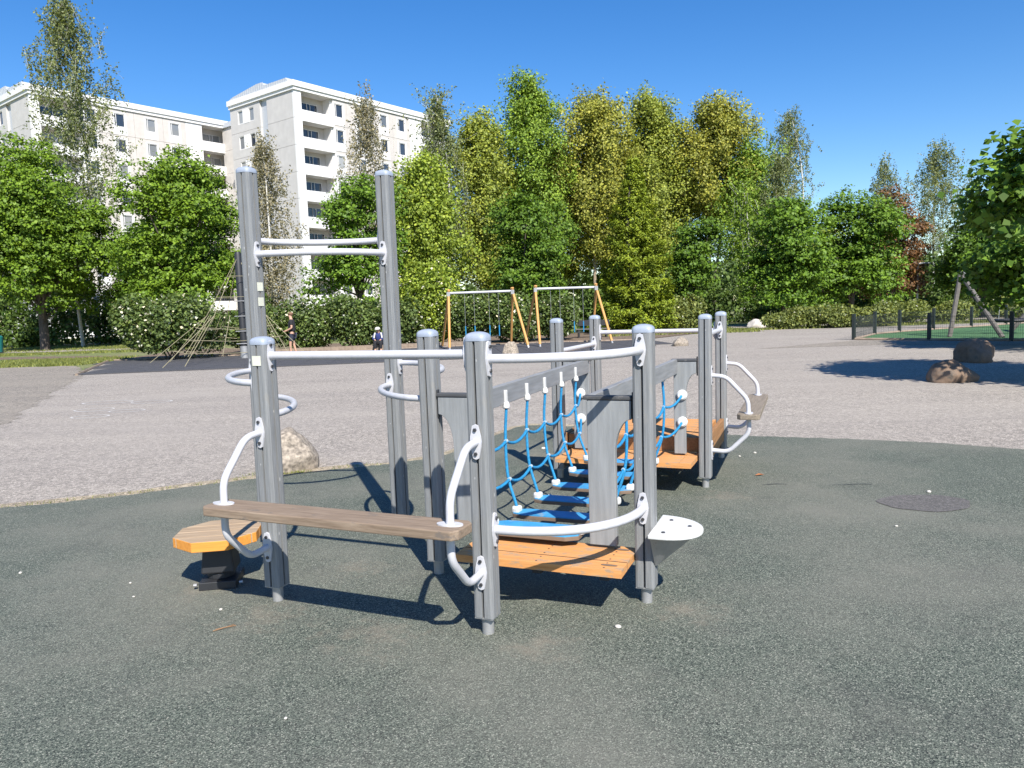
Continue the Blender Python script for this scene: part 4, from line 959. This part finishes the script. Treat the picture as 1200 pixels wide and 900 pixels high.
def bush(name, x, y, H, rx, ry, mat, label, n=9000, leaf=.14, flower=0.0, group=None, cat='shrub', boxy=.0, lumps=16):
    reseed(label)
    root = empty(name, (x, y, 0), 0, label=label, cat=cat, group=group)
    C_ = []; NN = []
    lb = []
    for i in range(lumps):
        a = RNG.uniform(0, 2 * math.pi); f_ = RNG.uniform(.2, .62); lb.append((np.array([math.cos(a) * rx * f_, math.sin(a) * ry * f_, H * RNG.uniform(.25, .68)]), RNG.uniform(.36, .5)))
    pick = RNG.integers(0, lumps, n); dirs = unit(n); rad = np.where(RNG.random(n) < .8, RNG.uniform(.85, 1.08, n), RNG.uniform(.3, .85, n))
    c0 = np.array([lb[k][0] for k in pick]); rr = np.array([lb[k][1] for k in pick])
    P = c0 + dirs * (rad * rr)[:, None] * np.array([rx * 1.05, ry * 1.05, H * .62]); keep = P[:, 2] > .02; P[~keep, 2] = RNG.uniform(.03, H * .3, (~keep).sum())
    nrm = dirs * .6 + np.array([0, 0, .55]) + RNG.normal(size=(n, 3)) * .6
    cl_ = np.sin(P[:, 0] * 7.3 + 2 * np.sin(P[:, 2] * 5.1)) * np.sin(P[:, 2] * 8.7 + P[:, 1] * 4.0)
    mi = (RNG.random(n) < flower * np.clip(.1 + 1.3 * cl_, .03, 1.2)).astype(int)
    s = leaf * RNG.uniform(.6, 1.35, n); s = np.where(mi == 1, s * .85, s)
    P = np.where((mi == 1)[:, None], P + dirs * .05, P)
    link('foliage', leaves('foliage', P, nrm, s, [mat, L['flower']], mi), root)
    mb = MB()
    for k in range(9):
        c1, _ = lb[k % lumps]; limb_tube(mb, (random.uniform(-.3, .3), random.uniform(-.2, .2), 0), c1, .035, .012, n=3, seg=5)
    link('stems', mb.mesh('stems', M['bark'], 60), root); return root

# left side
maple(-29.8, 48.5, 13.6, 5.3, 2.0, L['maple'], 'big bright green maple by the teal bin with dark trunk', ncl=2100, per=28, lobes=19, trunk_r=.26)
maple(-19.3, 46, 12.0, 4.4, 1.9, L['maple'], 'bright green maple behind the large flowering bush', ncl=1500, per=28, lobes=16)
maple(-25.0, 53, 8.6, 3.0, 2.2, L['maple_mid'], 'green maple between the birch trunk and flowering bush', ncl=800, per=26)
birch(-31.6, 58, 26.6, 4.1, 8.5, L['birch'], 'tall white trunked birch rising above the left apartment block', nstr=900, per=19, trunk_r=.24, droop=1.5, lean=(-.5, 0))
birch(-18.6, 60, 15.8, 2.5, 2.5, L['birch_grey'], 'grey leaved birch hanging in front of blank concrete gable', nstr=620, per=17, droop=1.4)
birch(-10.9, 62, 19.4, 2.5, 7.0, L['birch_grey'], 'sparse birch in front of the balconied facade', nstr=480, per=15, droop=1.3)
maple(-8.9, 46, 10.2, 3.3, 2.4, L['maple_mid'], 'dense green maple behind the right tall post', ncl=620, per=26)
upright(-5.7, 52, 12.0, 2.4, 2.0, L['lime'], 'yellow green tree with brown twigs beside dark birch', ncl=460, name='lime_tree', bark='bark')
birch(-5.0, 60, 18.6, 2.6, 5.5, L['birch'], 'drooping dark birch at the end of the apartment block', nstr=620, per=17, droop=1.6)
birch(-29.9, 53, 10.5, 1.8, 3.6, L['birch'], 'slim white birch trunk showing beside the big maple trunk', nstr=220, per=15, trunk_r=.13, lean=(-.9, 0))
# treeline behind the swings
G = 'tall trees in the wood behind the swings'
upright(-2.2, 64, 17.6, 2.9, 3, L['olive'], 'olive green tree next to the tallest green tree', lean=.3)
upright(2.3, 66, 21.2, 3.1, 3, L['aspen'], 'tallest fresh green tree behind the swings', ncl=720)
upright(7.4, 66, 19.8, 3.3, 5.0, L['olive2'], 'olive tree with bare pinkish trunk behind the spruce', ncl=640, lean=.5)
upright(12.9, 68, 19.9, 3.3, 4, L['olive'], 'broad olive tree above the yellow green spruce', ncl=680)
upright(17.6, 68, 19.0, 3.5, 8, L['olive2'], 'olive tree with leaning pale trunks near dark spruce tip', ncl=700, lean=1.4)
upright(21.2, 66, 15.2, 2.4, 3, L['aspen'], 'slender green tree right of the olive trees', ncl=420)
upright(15.2, 74, 18.5, 3.0, 4, L['aspen'], 'green tree half hidden between two olive trees', ncl=480)
upright(5.0, 74, 17.5, 3.2, 3, L['olive'], 'olive tree showing between the tallest tree and its neighbour', ncl=480)
upright(9.8, 75, 18.0, 3.0, 3, L['aspen'], 'green tree peeping between olive crowns', ncl=480)
upright(-.2, 74, 15.5, 3.0, 3, L['aspen'], 'green tree behind the olive tree by the birch', ncl=460)
birch(18.5, 60, 11.0, 1.6, 3.2, L['aspen'], 'slim birch with thin white trunk before the wood', nstr=260, per=16, trunk_r=.09, name='birch_tree')
birch(20.6, 61, 13.5, 1.8, 4.2, L['birch'], 'slim leaning birch with white trunk beside round maple', nstr=320, per=16, trunk_r=.10, lean=(1.3, 0))
spruce(23.0, 85, 22.9, 1.9, L['spruce_dark'], 'dark spruce whose tip stands above the olive crowns', per=260)
spruce(7.1, 42.5, 9.9, 2.7, L['spruce'], 'yellow green spruce with full skirt beside the swings', per=1500, tiers=24)
maple(.9, 45, 8.6, 2.9, 1.7, L['maple_dark'], 'round dark green maple behind the first swing set', ncl=620, per=26)
maple(11.7, 48, 7.0, 2.2, 1.4, L['maple_dark'], 'small dark green maple right of the spruce', ncl=380, per=26)
maple(16.8, 46.5, 8.0, 3.2, 1.2, L['maple_mid'], 'broad maple over the white boulder', ncl=760, per=26)
maple(21.5, 48, 8.4, 3.5, 1.2, L['maple_mid'], 'broad bright maple beside the copper tree', ncl=860, per=26)
maple(25.6, 51, 9.0, 2.5, 1.0, L['copper'], 'copper leaved tree between two green maples', ncl=420, per=26, name='copper_tree')
maple(30.0, 48, 8.0, 3.2, .9, L['maple_dark'], 'dark green maple behind the turf fence', ncl=700, per=26)
maple(34.5, 46, 7.5, 3.4, .9, L['maple_dark'], 'dark green maple partly hidden by the near leaves', ncl=600, per=26)
maple(25.2, 60, 8.2, 3.0, 1.0, L['lime'], 'yellow green tree behind the copper tree', ncl=420, per=26)
birch(28.8, 78, 21.0, 3.6, 7, L['birch'], 'airy grey birch standing above the round maples', nstr=520, per=16, droop=1.2)
birch(39.5, 80, 16.0, 2.4, 6, L['birch'], 'small airy birch above the copper tree', nstr=320, per=16)
birch(44.8, 80, 17.2, 4.3, 6, L['birch'], 'wide airy birch on the far right skyline', nstr=620, per=16, droop=1.2)
# near maple on the right: its shade falls across the boulders
maple(10.8, 12.5, 6.2, 2.95, 1.7, L['maple_deep'], 'near maple with large leaves beside the shaded boulders', ncl=1000, per=26, leaf=.15, cl=.36, trunk_r=.11)
maple(15.9, 21.3, 4.7, 3.5, 1.05, L['maple_deep'], 'maple overhanging the log swing by the fence', ncl=700, per=26, leaf=.17, cl=.38, trunk_r=.14)

# hedges and shrubs
bush('flowering_bush', -14.2, 31.6, 3.05, 2.5, 1.9, L['hedge'], 'large round bush with white flowers by the black mat', n=15000, flower=.16, lumps=22)
HG = 'flowering hedge bushes behind the black mat'
for i, (x, y, H, rx, fl, mat, lab) in enumerate(((-11.6, 34.8, 2.3, 1.6, .10, 'hedge', 'flowering hedge bush behind the climbing net'), (-9.4, 35.2, 2.7, 1.6, .13, 'hedge', 'flowering hedge bush behind the standing man'), (-7.3, 35.4, 2.6, 1.6, .13, 'hedge', 'flowering hedge bush between man and seated child'),
    (-5.4, 35.7, 2.55, 1.4, .12, 'hedge', 'flowering hedge bush behind the seated child'), (-3.9, 36.6, 4.5, 1.7, .14, 'lime', 'tall lime green bush with creamy flowers behind seated child'),
    (-1.9, 36.4, 2.7, 1.7, .14, 'hedge', 'flowering hedge bush behind left half of first swing'), (.2, 36.6, 2.6, 1.7, .14, 'hedge', 'flowering hedge bush behind right half of first swing'), (2.2, 37.2, 2.4, 1.5, .08, 'hedge', 'flowering hedge bush behind the second swing'))):
    bush('hedge_bush', x, y, H, rx, 1.3, L[mat], lab, n=9500, flower=fl, group=HG, lumps=18, cat='hedge')
bush('shrub', 9.4, 43.0, 2.2, 1.7, 1.3, L['shrub'], 'pale round shrub right of the spruce', n=6500, flower=.04)
for x, y, H, rx, lab in ((15.2, 41.4, 1.35, 1.5, 'pale low shrub next to the white boulder'), (17.3, 40.6, 1.4, 1.5, 'pale low shrub left of the mesh fence'), (19.4, 40.2, 1.45, 1.4, 'pale low shrub at the corner of mesh fence'), (22.0, 42.3, 1.5, 1.6, 'pale low shrub behind the mesh fence by the lamp'), (25.2, 43.2, 1.35, 1.7, 'pale low shrub behind the turf'), (28.8, 43.4, 1.55, 1.8, 'pale low shrub behind the log swing'), (32.4, 43.0, 1.5, 1.8, 'pale low shrub at far end of the turf')):
    bush('low_shrub', x, y, H, rx, 1.1, L['shrub'], lab, n=4200, leaf=.13, flower=.03, group='low shrubs along the lane')
# undergrowth masses
def mass(name, label, x0, x1, y0, y1, h, n, mat, leaf=.26):
    P = np.stack([RNG.uniform(x0, x1, n), RNG.uniform(y0, y1, n), np.zeros(n)], 1)
    ph = h * (.55 + .25 * np.sin(P[:, 0] * .9) + .2 * np.sin(P[:, 0] * 2.3 + 1)); P[:, 2] = RNG.random(n) ** .8 * ph
    nr = RNG.normal(size=(n, 3)) + np.array([0, -.8, .6]); o = link(name, leaves(name, P, nr, leaf * RNG.uniform(.6, 1.3, n), [mat]), kind='stuff'); o['label'] = label; o['category'] = 'undergrowth'
mass('undergrowth', 'dark leafy undergrowth below the wood behind the swings', -8, 13, 52, 56, 6.0, 20000, L['under'])
mass('undergrowth', 'dark leafy undergrowth below the maples and copper tree', 13, 50, 54, 58, 5.0, 22000, L['under'])
mass('undergrowth', 'dark leafy undergrowth between the left maples and apartment block', -52, -24, 56, 61, 8.0, 30000, L['under'])
mass('undergrowth', 'leafy undergrowth in front of the ground floor of the blocks', -24, -8, 58, 63, 3.6, 12000, L['under'])
mass('undergrowth', 'low leafy undergrowth on the verge behind the hedge', -8, 13, 45, 48, 1.7, 9000, L['under'], .2)
# distant belt of wood closing the horizon
def belt(x0, x1, y, h, n):
    P = np.stack([RNG.uniform(x0, x1, n), y + RNG.uniform(0, 10, n), np.zeros(n)], 1); hh = h * (.7 + .18 * np.sin(P[:, 0] * .21) + .12 * np.sin(P[:, 0] * .73 + 2)); P[:, 2] = RNG.random(n) ** .7 * hh
    o = link('distant_wood', leaves('distant_wood', P, RNG.normal(size=(n, 3)) + np.array([0, -1, .6]), .75 * RNG.uniform(.6, 1.3, n), [L['under']]), kind='stuff'); o['label'] = 'distant belt of dark woodland'; o['category'] = 'woodland'
belt(-20, 170, 108, 9, 30000); belt(-150, -48, 112, 9, 12000)
# lawn blades on the left verge and by the shrubs
def blades(name, label, regions, n, hgt, mat=None):
    V = []; 
    for (x0, x1, y0, y1) in regions:
        x = RNG.uniform(x0, x1, n); y = RNG.uniform(y0, y1, n); a = RNG.uniform(0, 2 * np.pi, n); h = hgt * RNG.uniform(.5, 1.4, n); wv = .02 + hgt * .12
        b = np.stack([x, y, np.zeros(n) - .01], 1); t = np.stack([np.cos(a) * wv, np.sin(a) * wv, np.zeros(n)], 1); tip = b + np.stack([RNG.normal(size=n) * h * .3, RNG.normal(size=n) * h * .3, h], 1)
        V.append(np.stack([b - t, b + t, tip], 1).reshape(-1, 3))
    V = np.concatenate(V); o = link(name, mesh_np(name, V, np.arange(len(V)).reshape(-1, 3), [mat or L['grass']]), kind='stuff'); o['label'] = label; o['category'] = 'grass'
blades('lawn_grass', 'short sunlit grass on the verge below the maples', [(-40, -17.5, 32.5, 35.6), (-40, -18, 41, 44), (-45, -18, 46.5, 56), (-22, -17, 29.8, 33.8)], 8000, .09)
blades('lawn_grass', 'short grass under the wood behind the swings', [(5, 13, 38.5, 46), (12, 45, 40.4, 42.2)], 4500, .12)
def tufts(pts):
    V = []
    for (x, y, r, n) in pts:
        xx = x + RNG.normal(size=n) * r; yy = y + RNG.normal(size=n) * r * .4; h = RNG.uniform(.01, .035, n); b = np.stack([xx, yy, -.005 * np.ones(n)], 1); a = RNG.uniform(0, 6.28, n); t = np.stack([np.cos(a) * .004, np.sin(a) * .004, 0 * a], 1)
        V.append(np.stack([b - t, b + t, b + np.stack([RNG.normal(size=n) * .02, RNG.normal(size=n) * .02, h], 1)], 1).reshape(-1, 3))
    V = np.concatenate(V); o = link('edge_grass', mesh_np('edge_grass', V, np.arange(len(V)).reshape(-1, 3), [L['grass']]), kind='stuff'); o['label'] = 'thin grass and moss along the sandy edge of the rubber'; o['category'] = 'grass'
tufts([(-2.55, 7.84, .12, 260), (-2.3, 7.86, .08, 90)] + [(x + RNG.normal() * .05, y + .05,   .06, 18) for x, y in [(e0[0] + (e1[0] - e0[0]) * t, e0[1] + (e1[1] - e0[1]) * t) for e0, e1 in zip(edge[2:9], edge[3:10]) for t in (.1, .4, .7)]])

# ================================================================== PEOPLE
def skin_body(name, joints, edges, parent, mat, levels=2):
    me = bpy.data.meshes.new(name); names = list(joints); me.from_pydata([joints[k][0] for k in names], [(names.index(a), names.index(b)) for a, b in edges], [])
    o = link(name, me, parent); me.materials.append(mat)
    md = o.modifiers.new('skin', 'SKIN'); md.use_smooth_shade = True
    for i, k in enumerate(names):
        r = joints[k][1]; me.skin_vertices[0].data[i].radius = (r, r) if not isinstance(r, tuple) else r
        me.skin_vertices[0].data[i].use_root = (i == 0)
    ss = o.modifiers.new('sub', 'SUBSURF'); ss.levels = levels; ss.render_levels = levels
    return o
def ell(mb, c_, r, seg=14, rings=8, mi=0):
    vs = []; fs = []
    for i in range(rings + 1):
        t = math.pi * i / rings
        for k in range(seg):
            a = 2 * math.pi * k / seg; vs.append((c_[0] + r[0] * math.sin(t) * math.cos(a), c_[1] + r[1] * math.sin(t) * math.sin(a), c_[2] + r[2] * math.cos(t)))
    for i in range(rings):
        for k in range(seg): fs.append((i * seg + k, i * seg + (k + 1) % seg, (i + 1) * seg + (k + 1) % seg, (i + 1) * seg + k))
    mb.add(vs, fs, mi); return mb
# standing man, in profile facing -x
man = empty('person', (-8.95, 31.1, .02), R(6), label='person standing in black t-shirt and dark shorts, hands held forward', cat='person')
J = {'pelvis': ((0, 0, .93), (.095, .11)), 'chest': ((.0, 0, 1.25), (.09, .12)), 'neckb': ((0, 0, 1.45), (.06, .07)), 'neck': ((-.02, 0, 1.53), .055), 'skull': ((-.035, 0, 1.63), (.085, .075)), 'crown': ((-.03, 0, 1.72), (.07, .065)), 'nose': ((-.105, 0, 1.61), .025)}
ed = [('pelvis', 'chest'), ('chest', 'neckb'), ('neckb', 'neck'), ('neck', 'skull'), ('skull', 'crown'), ('skull', 'nose')]
for s_, n_ in ((-1, 'l'), (1, 'r')):
    J.update({n_ + 'hip': ((.0, s_ * .095, .86), .09), n_ + 'knee': ((-.03 + .05 * s_, s_ * .10, .48), .058), n_ + 'ank': ((.02 + .09 * s_, s_ * .10, .09), .042), n_ + 'toe': ((-.13 + .09 * s_, s_ * .105, .035), .04),
              n_ + 'sh': ((.01, s_ * .20, 1.41), .06), n_ + 'elb': ((.04, s_ * .25, 1.13), .045), n_ + 'wr': ((-.20, s_ * .17, 1.02), .034), n_ + 'hand': ((-.27, s_ * .15, 1.0), .036)})
    ed += [('pelvis', n_ + 'hip'), (n_ + 'hip', n_ + 'knee'), (n_ + 'knee', n_ + 'ank'), (n_ + 'ank', n_ + 'toe'), ('neckb', n_ + 'sh'), (n_ + 'sh', n_ + 'elb'), (n_ + 'elb', n_ + 'wr'), (n_ + 'wr', n_ + 'hand')]
    for f_, (dy, dz) in enumerate(((-.03, .02), (-.012, 0), (.006, -.005), (.022, -.012), (.035, .03))):
        J[n_ + 'f%d' % f_] = ((-.33 + .01 * f_, s_ * (.15) + dy, 1.0 + dz - .02), .010); ed.append((n_ + 'hand', n_ + 'f%d' % f_))
skin_body('body', J, ed, man, M['skin'])
J2 = {'p': ((0, 0, .93), (.16, .185)), 'm': ((0, 0, 1.08), (.16, .19)), 'c': ((0, 0, 1.25), (.16, .205)), 'n': ((0, 0, 1.44), (.09, .12)), 'ls': ((.01, -.20, 1.41), .078), 'le': ((.03, -.235, 1.22), .068), 'rs': ((.01, .20, 1.41), .078), 're': ((.03, .235, 1.22), .068)}
skin_body('t_shirt', J2, [('p', 'm'), ('m', 'c'), ('c', 'n'), ('n', 'ls'), ('ls', 'le'), ('n', 'rs'), ('rs', 're')], man, M['black_cloth'])
J3 = {'p': ((0, 0, .95), (.16, .18)), 'lh': ((0, -.095, .84), .115), 'lk': ((-.06, -.10, .56), .092), 'rh': ((0, .095, .84), .115), 'rk': ((.0, .10, .56), .092)}
skin_body('shorts', J3, [('p', 'lh'), ('lh', 'lk'), ('p', 'rh'), ('rh', 'rk')], man, M['navy_cloth'])
link('hair', ell(MB(), (-.012, 0, 1.70), (.105, .092, .085)).mesh('hair', M['hair'], 80), man)
sh = MB(); [ell(sh, (-.04 + .09 * s_, s_ * .10, .045), (.135, .05, .05)) for s_ in (-1, 1)]; link('shoes', sh.mesh('shoes', M['shoe'], 80), man)
# child crouching on the wall edge, dark blue jacket with white stripes, pale cap
kid = empty('person', (-5.5, 31.6, .02), R(0), label='small person in pale cap and dark blue jacket sitting low by the hedge', cat='person')
JK = {'pelvis': ((0, .06, .42), (.085, .08)), 'chest': ((0, .01, .62), (.08, .06)), 'neckb': ((0, 0, .76), .05), 'skull': ((-.02, -.05, .90), (.08, .085)), 'crown': ((-.02, -.04, .97), .065)}
ek = [('pelvis', 'chest'), ('chest', 'neckb'), ('neckb', 'skull'), ('skull', 'crown')]
for s_, n_ in ((-1, 'l'), (1, 'r')):
    JK.update({n_ + 'hip': ((s_ * .09, .0, .40), .075), n_ + 'knee': ((s_ * .12, -.27, .44), .058), n_ + 'ank': ((s_ * .12, -.25, .08), .042), n_ + 'toe': ((s_ * .13, -.36, .04), .038), n_ + 'sh': ((s_ * .155, 0, .74), .055), n_ + 'elb': ((s_ * .21, -.10, .56), .044), n_ + 'hand': ((s_ * .10, -.26, .50), .034)})
    ek += [('pelvis', n_ + 'hip'), (n_ + 'hip', n_ + 'knee'), (n_ + 'knee', n_ + 'ank'), (n_ + 'ank', n_ + 'toe'), ('neckb', n_ + 'sh'), (n_ + 'sh', n_ + 'elb'), (n_ + 'elb', n_ + 'hand')]
    for f_ in range(5): JK[n_ + 'f%d' % f_] = ((s_ * (.075 + .012 * f_), -.31 + .006 * f_, .485), .009); ek.append((n_ + 'hand', n_ + 'f%d' % f_))
b_ = skin_body('body', JK, ek, kid, M['skin'])
JJ = {'p': ((0, .05, .43), (.15, .14)), 'c': ((0, 0, .64), (.155, .125)), 'n': ((0, -.01, .77), .085), 'ls': ((-.155, 0, .74), .072), 'le': ((-.21, -.10, .56), .062), 'lw': ((-.115, -.24, .505), .05), 'rs': ((.155, 0, .74), .072), 're': ((.21, -.10, .56), .062), 'rw': ((.115, -.24, .505), .05)}
skin_body('jacket', JJ, [('p', 'c'), ('c', 'n'), ('n', 'ls'), ('ls', 'le'), ('le', 'lw'), ('n', 'rs'), ('rs', 're'), ('re', 'rw')], kid, M['blue_cloth'])
JT = {'p': ((0, .05, .40), (.135, .12)), 'lh': ((-.09, 0, .40), .095), 'lk': ((-.12, -.27, .44), .078), 'la': ((-.12, -.25, .12), .06), 'rh': ((.09, 0, .40), .095), 'rk': ((.12, -.27, .44), .078), 'ra': ((.12, -.25, .12), .06)}
skin_body('trousers', JT, [('p', 'lh'), ('lh', 'lk'), ('lk', 'la'), ('p', 'rh'), ('rh', 'rk'), ('rk', 'ra')], kid, M['black_cloth'])
stp = MB()
for s_ in (-1, 1): stp.tube([(s_ * .12, -.095, .80), (s_ * .155, -.14, .66), (s_ * .17, -.15, .52)], .032, 8)
link('stripe', stp.mesh('stripe', M['white_cloth'], 60), kid)
cp = ell(MB(), (-.02, -.04, .965), (.115, .125, .075)); cp.box((-.10, -.24, .93), (.06, -.10, .945)); link('cap', cp.mesh('cap', M['white_cloth'], 60), kid)
sh = MB(); [ell(sh, (s_ * .125, -.30, .045), (.05, .11, .045)) for s_ in (-1, 1)]; link('shoes', sh.mesh('shoes', M['shoe'], 80), kid)
link('stone_block', MB().box((-.3, -.02, -.02), (.3, .35, .30)).mesh('stone_block', M['brown_brick']), None, (-5.5, 31.65, 0.0), label='low stone block below the seated child', cat='block')

# ================================================================== LITTER ON THE RUBBER
def pebble(x, y, s, mat='pebble', label='pale pebble lying on the green rubber', name='pebble'):
    import bmesh
    bm = bmesh.new(); bmesh.ops.create_icosphere(bm, subdivisions=2, radius=1)
    for v in bm.verts: v.co = Vector((v.co.x * s * random.uniform(.9, 1.15), v.co.y * s * random.uniform(.7, .9), max(-.3, v.co.z) * s * .6 + s * .18))
    me = bpy.data.meshes.new(name); bm.to_mesh(me); bm.free(); me.materials.append(M[mat]); me.polygons.foreach_set('use_smooth', [True] * len(me.polygons))
    link(name, me, None, (x, y, .001), random.uniform(0, 3), label=label, cat='pebble', group='pale pebbles scattered on the rubber')
for x, y, s in ((2.38, 7.87, .016), (2.59, 8.02, .02), (3.44, 6.16, .022), (.5, 3.73, .018), (-3.33, 4.91, .014), (-2.46, 4.64, .010), (-2.32, 4.4, .009), (-.98, 2.96, .009), (.34, 8.7, .028), (2.71, 5.26, .012), (-1.7, 4.15, .012), (.3, 6.5, .02)):
    pebble(x, y, s)
tw = MB().tube([(-.05, -.035, .003), (0, 0, .006), (.05, .03, .003)], .003, 5).tube([(-.045, -.015, .003), (.01, .01, .006), (.035, .045, .003)], .0022, 5)
link('twig', tw.mesh('twig', M['twig']), None, (-1.58, 3.89, 0), label='small broken brown twigs on the rubber below the bench', cat='twig')
lf = MB().add([(-.05, 0, .003), (0, -.025, .012), (.05, 0, .004), (0, .025, .014)], [(0, 1, 2, 3)]); link('fallen_leaf', lf.mesh('fallen_leaf', M['dry_leaf']), None, (2.3, 6.98, .002), .2, label='reddish dry leaf on the rubber near the far bench', cat='leaf')
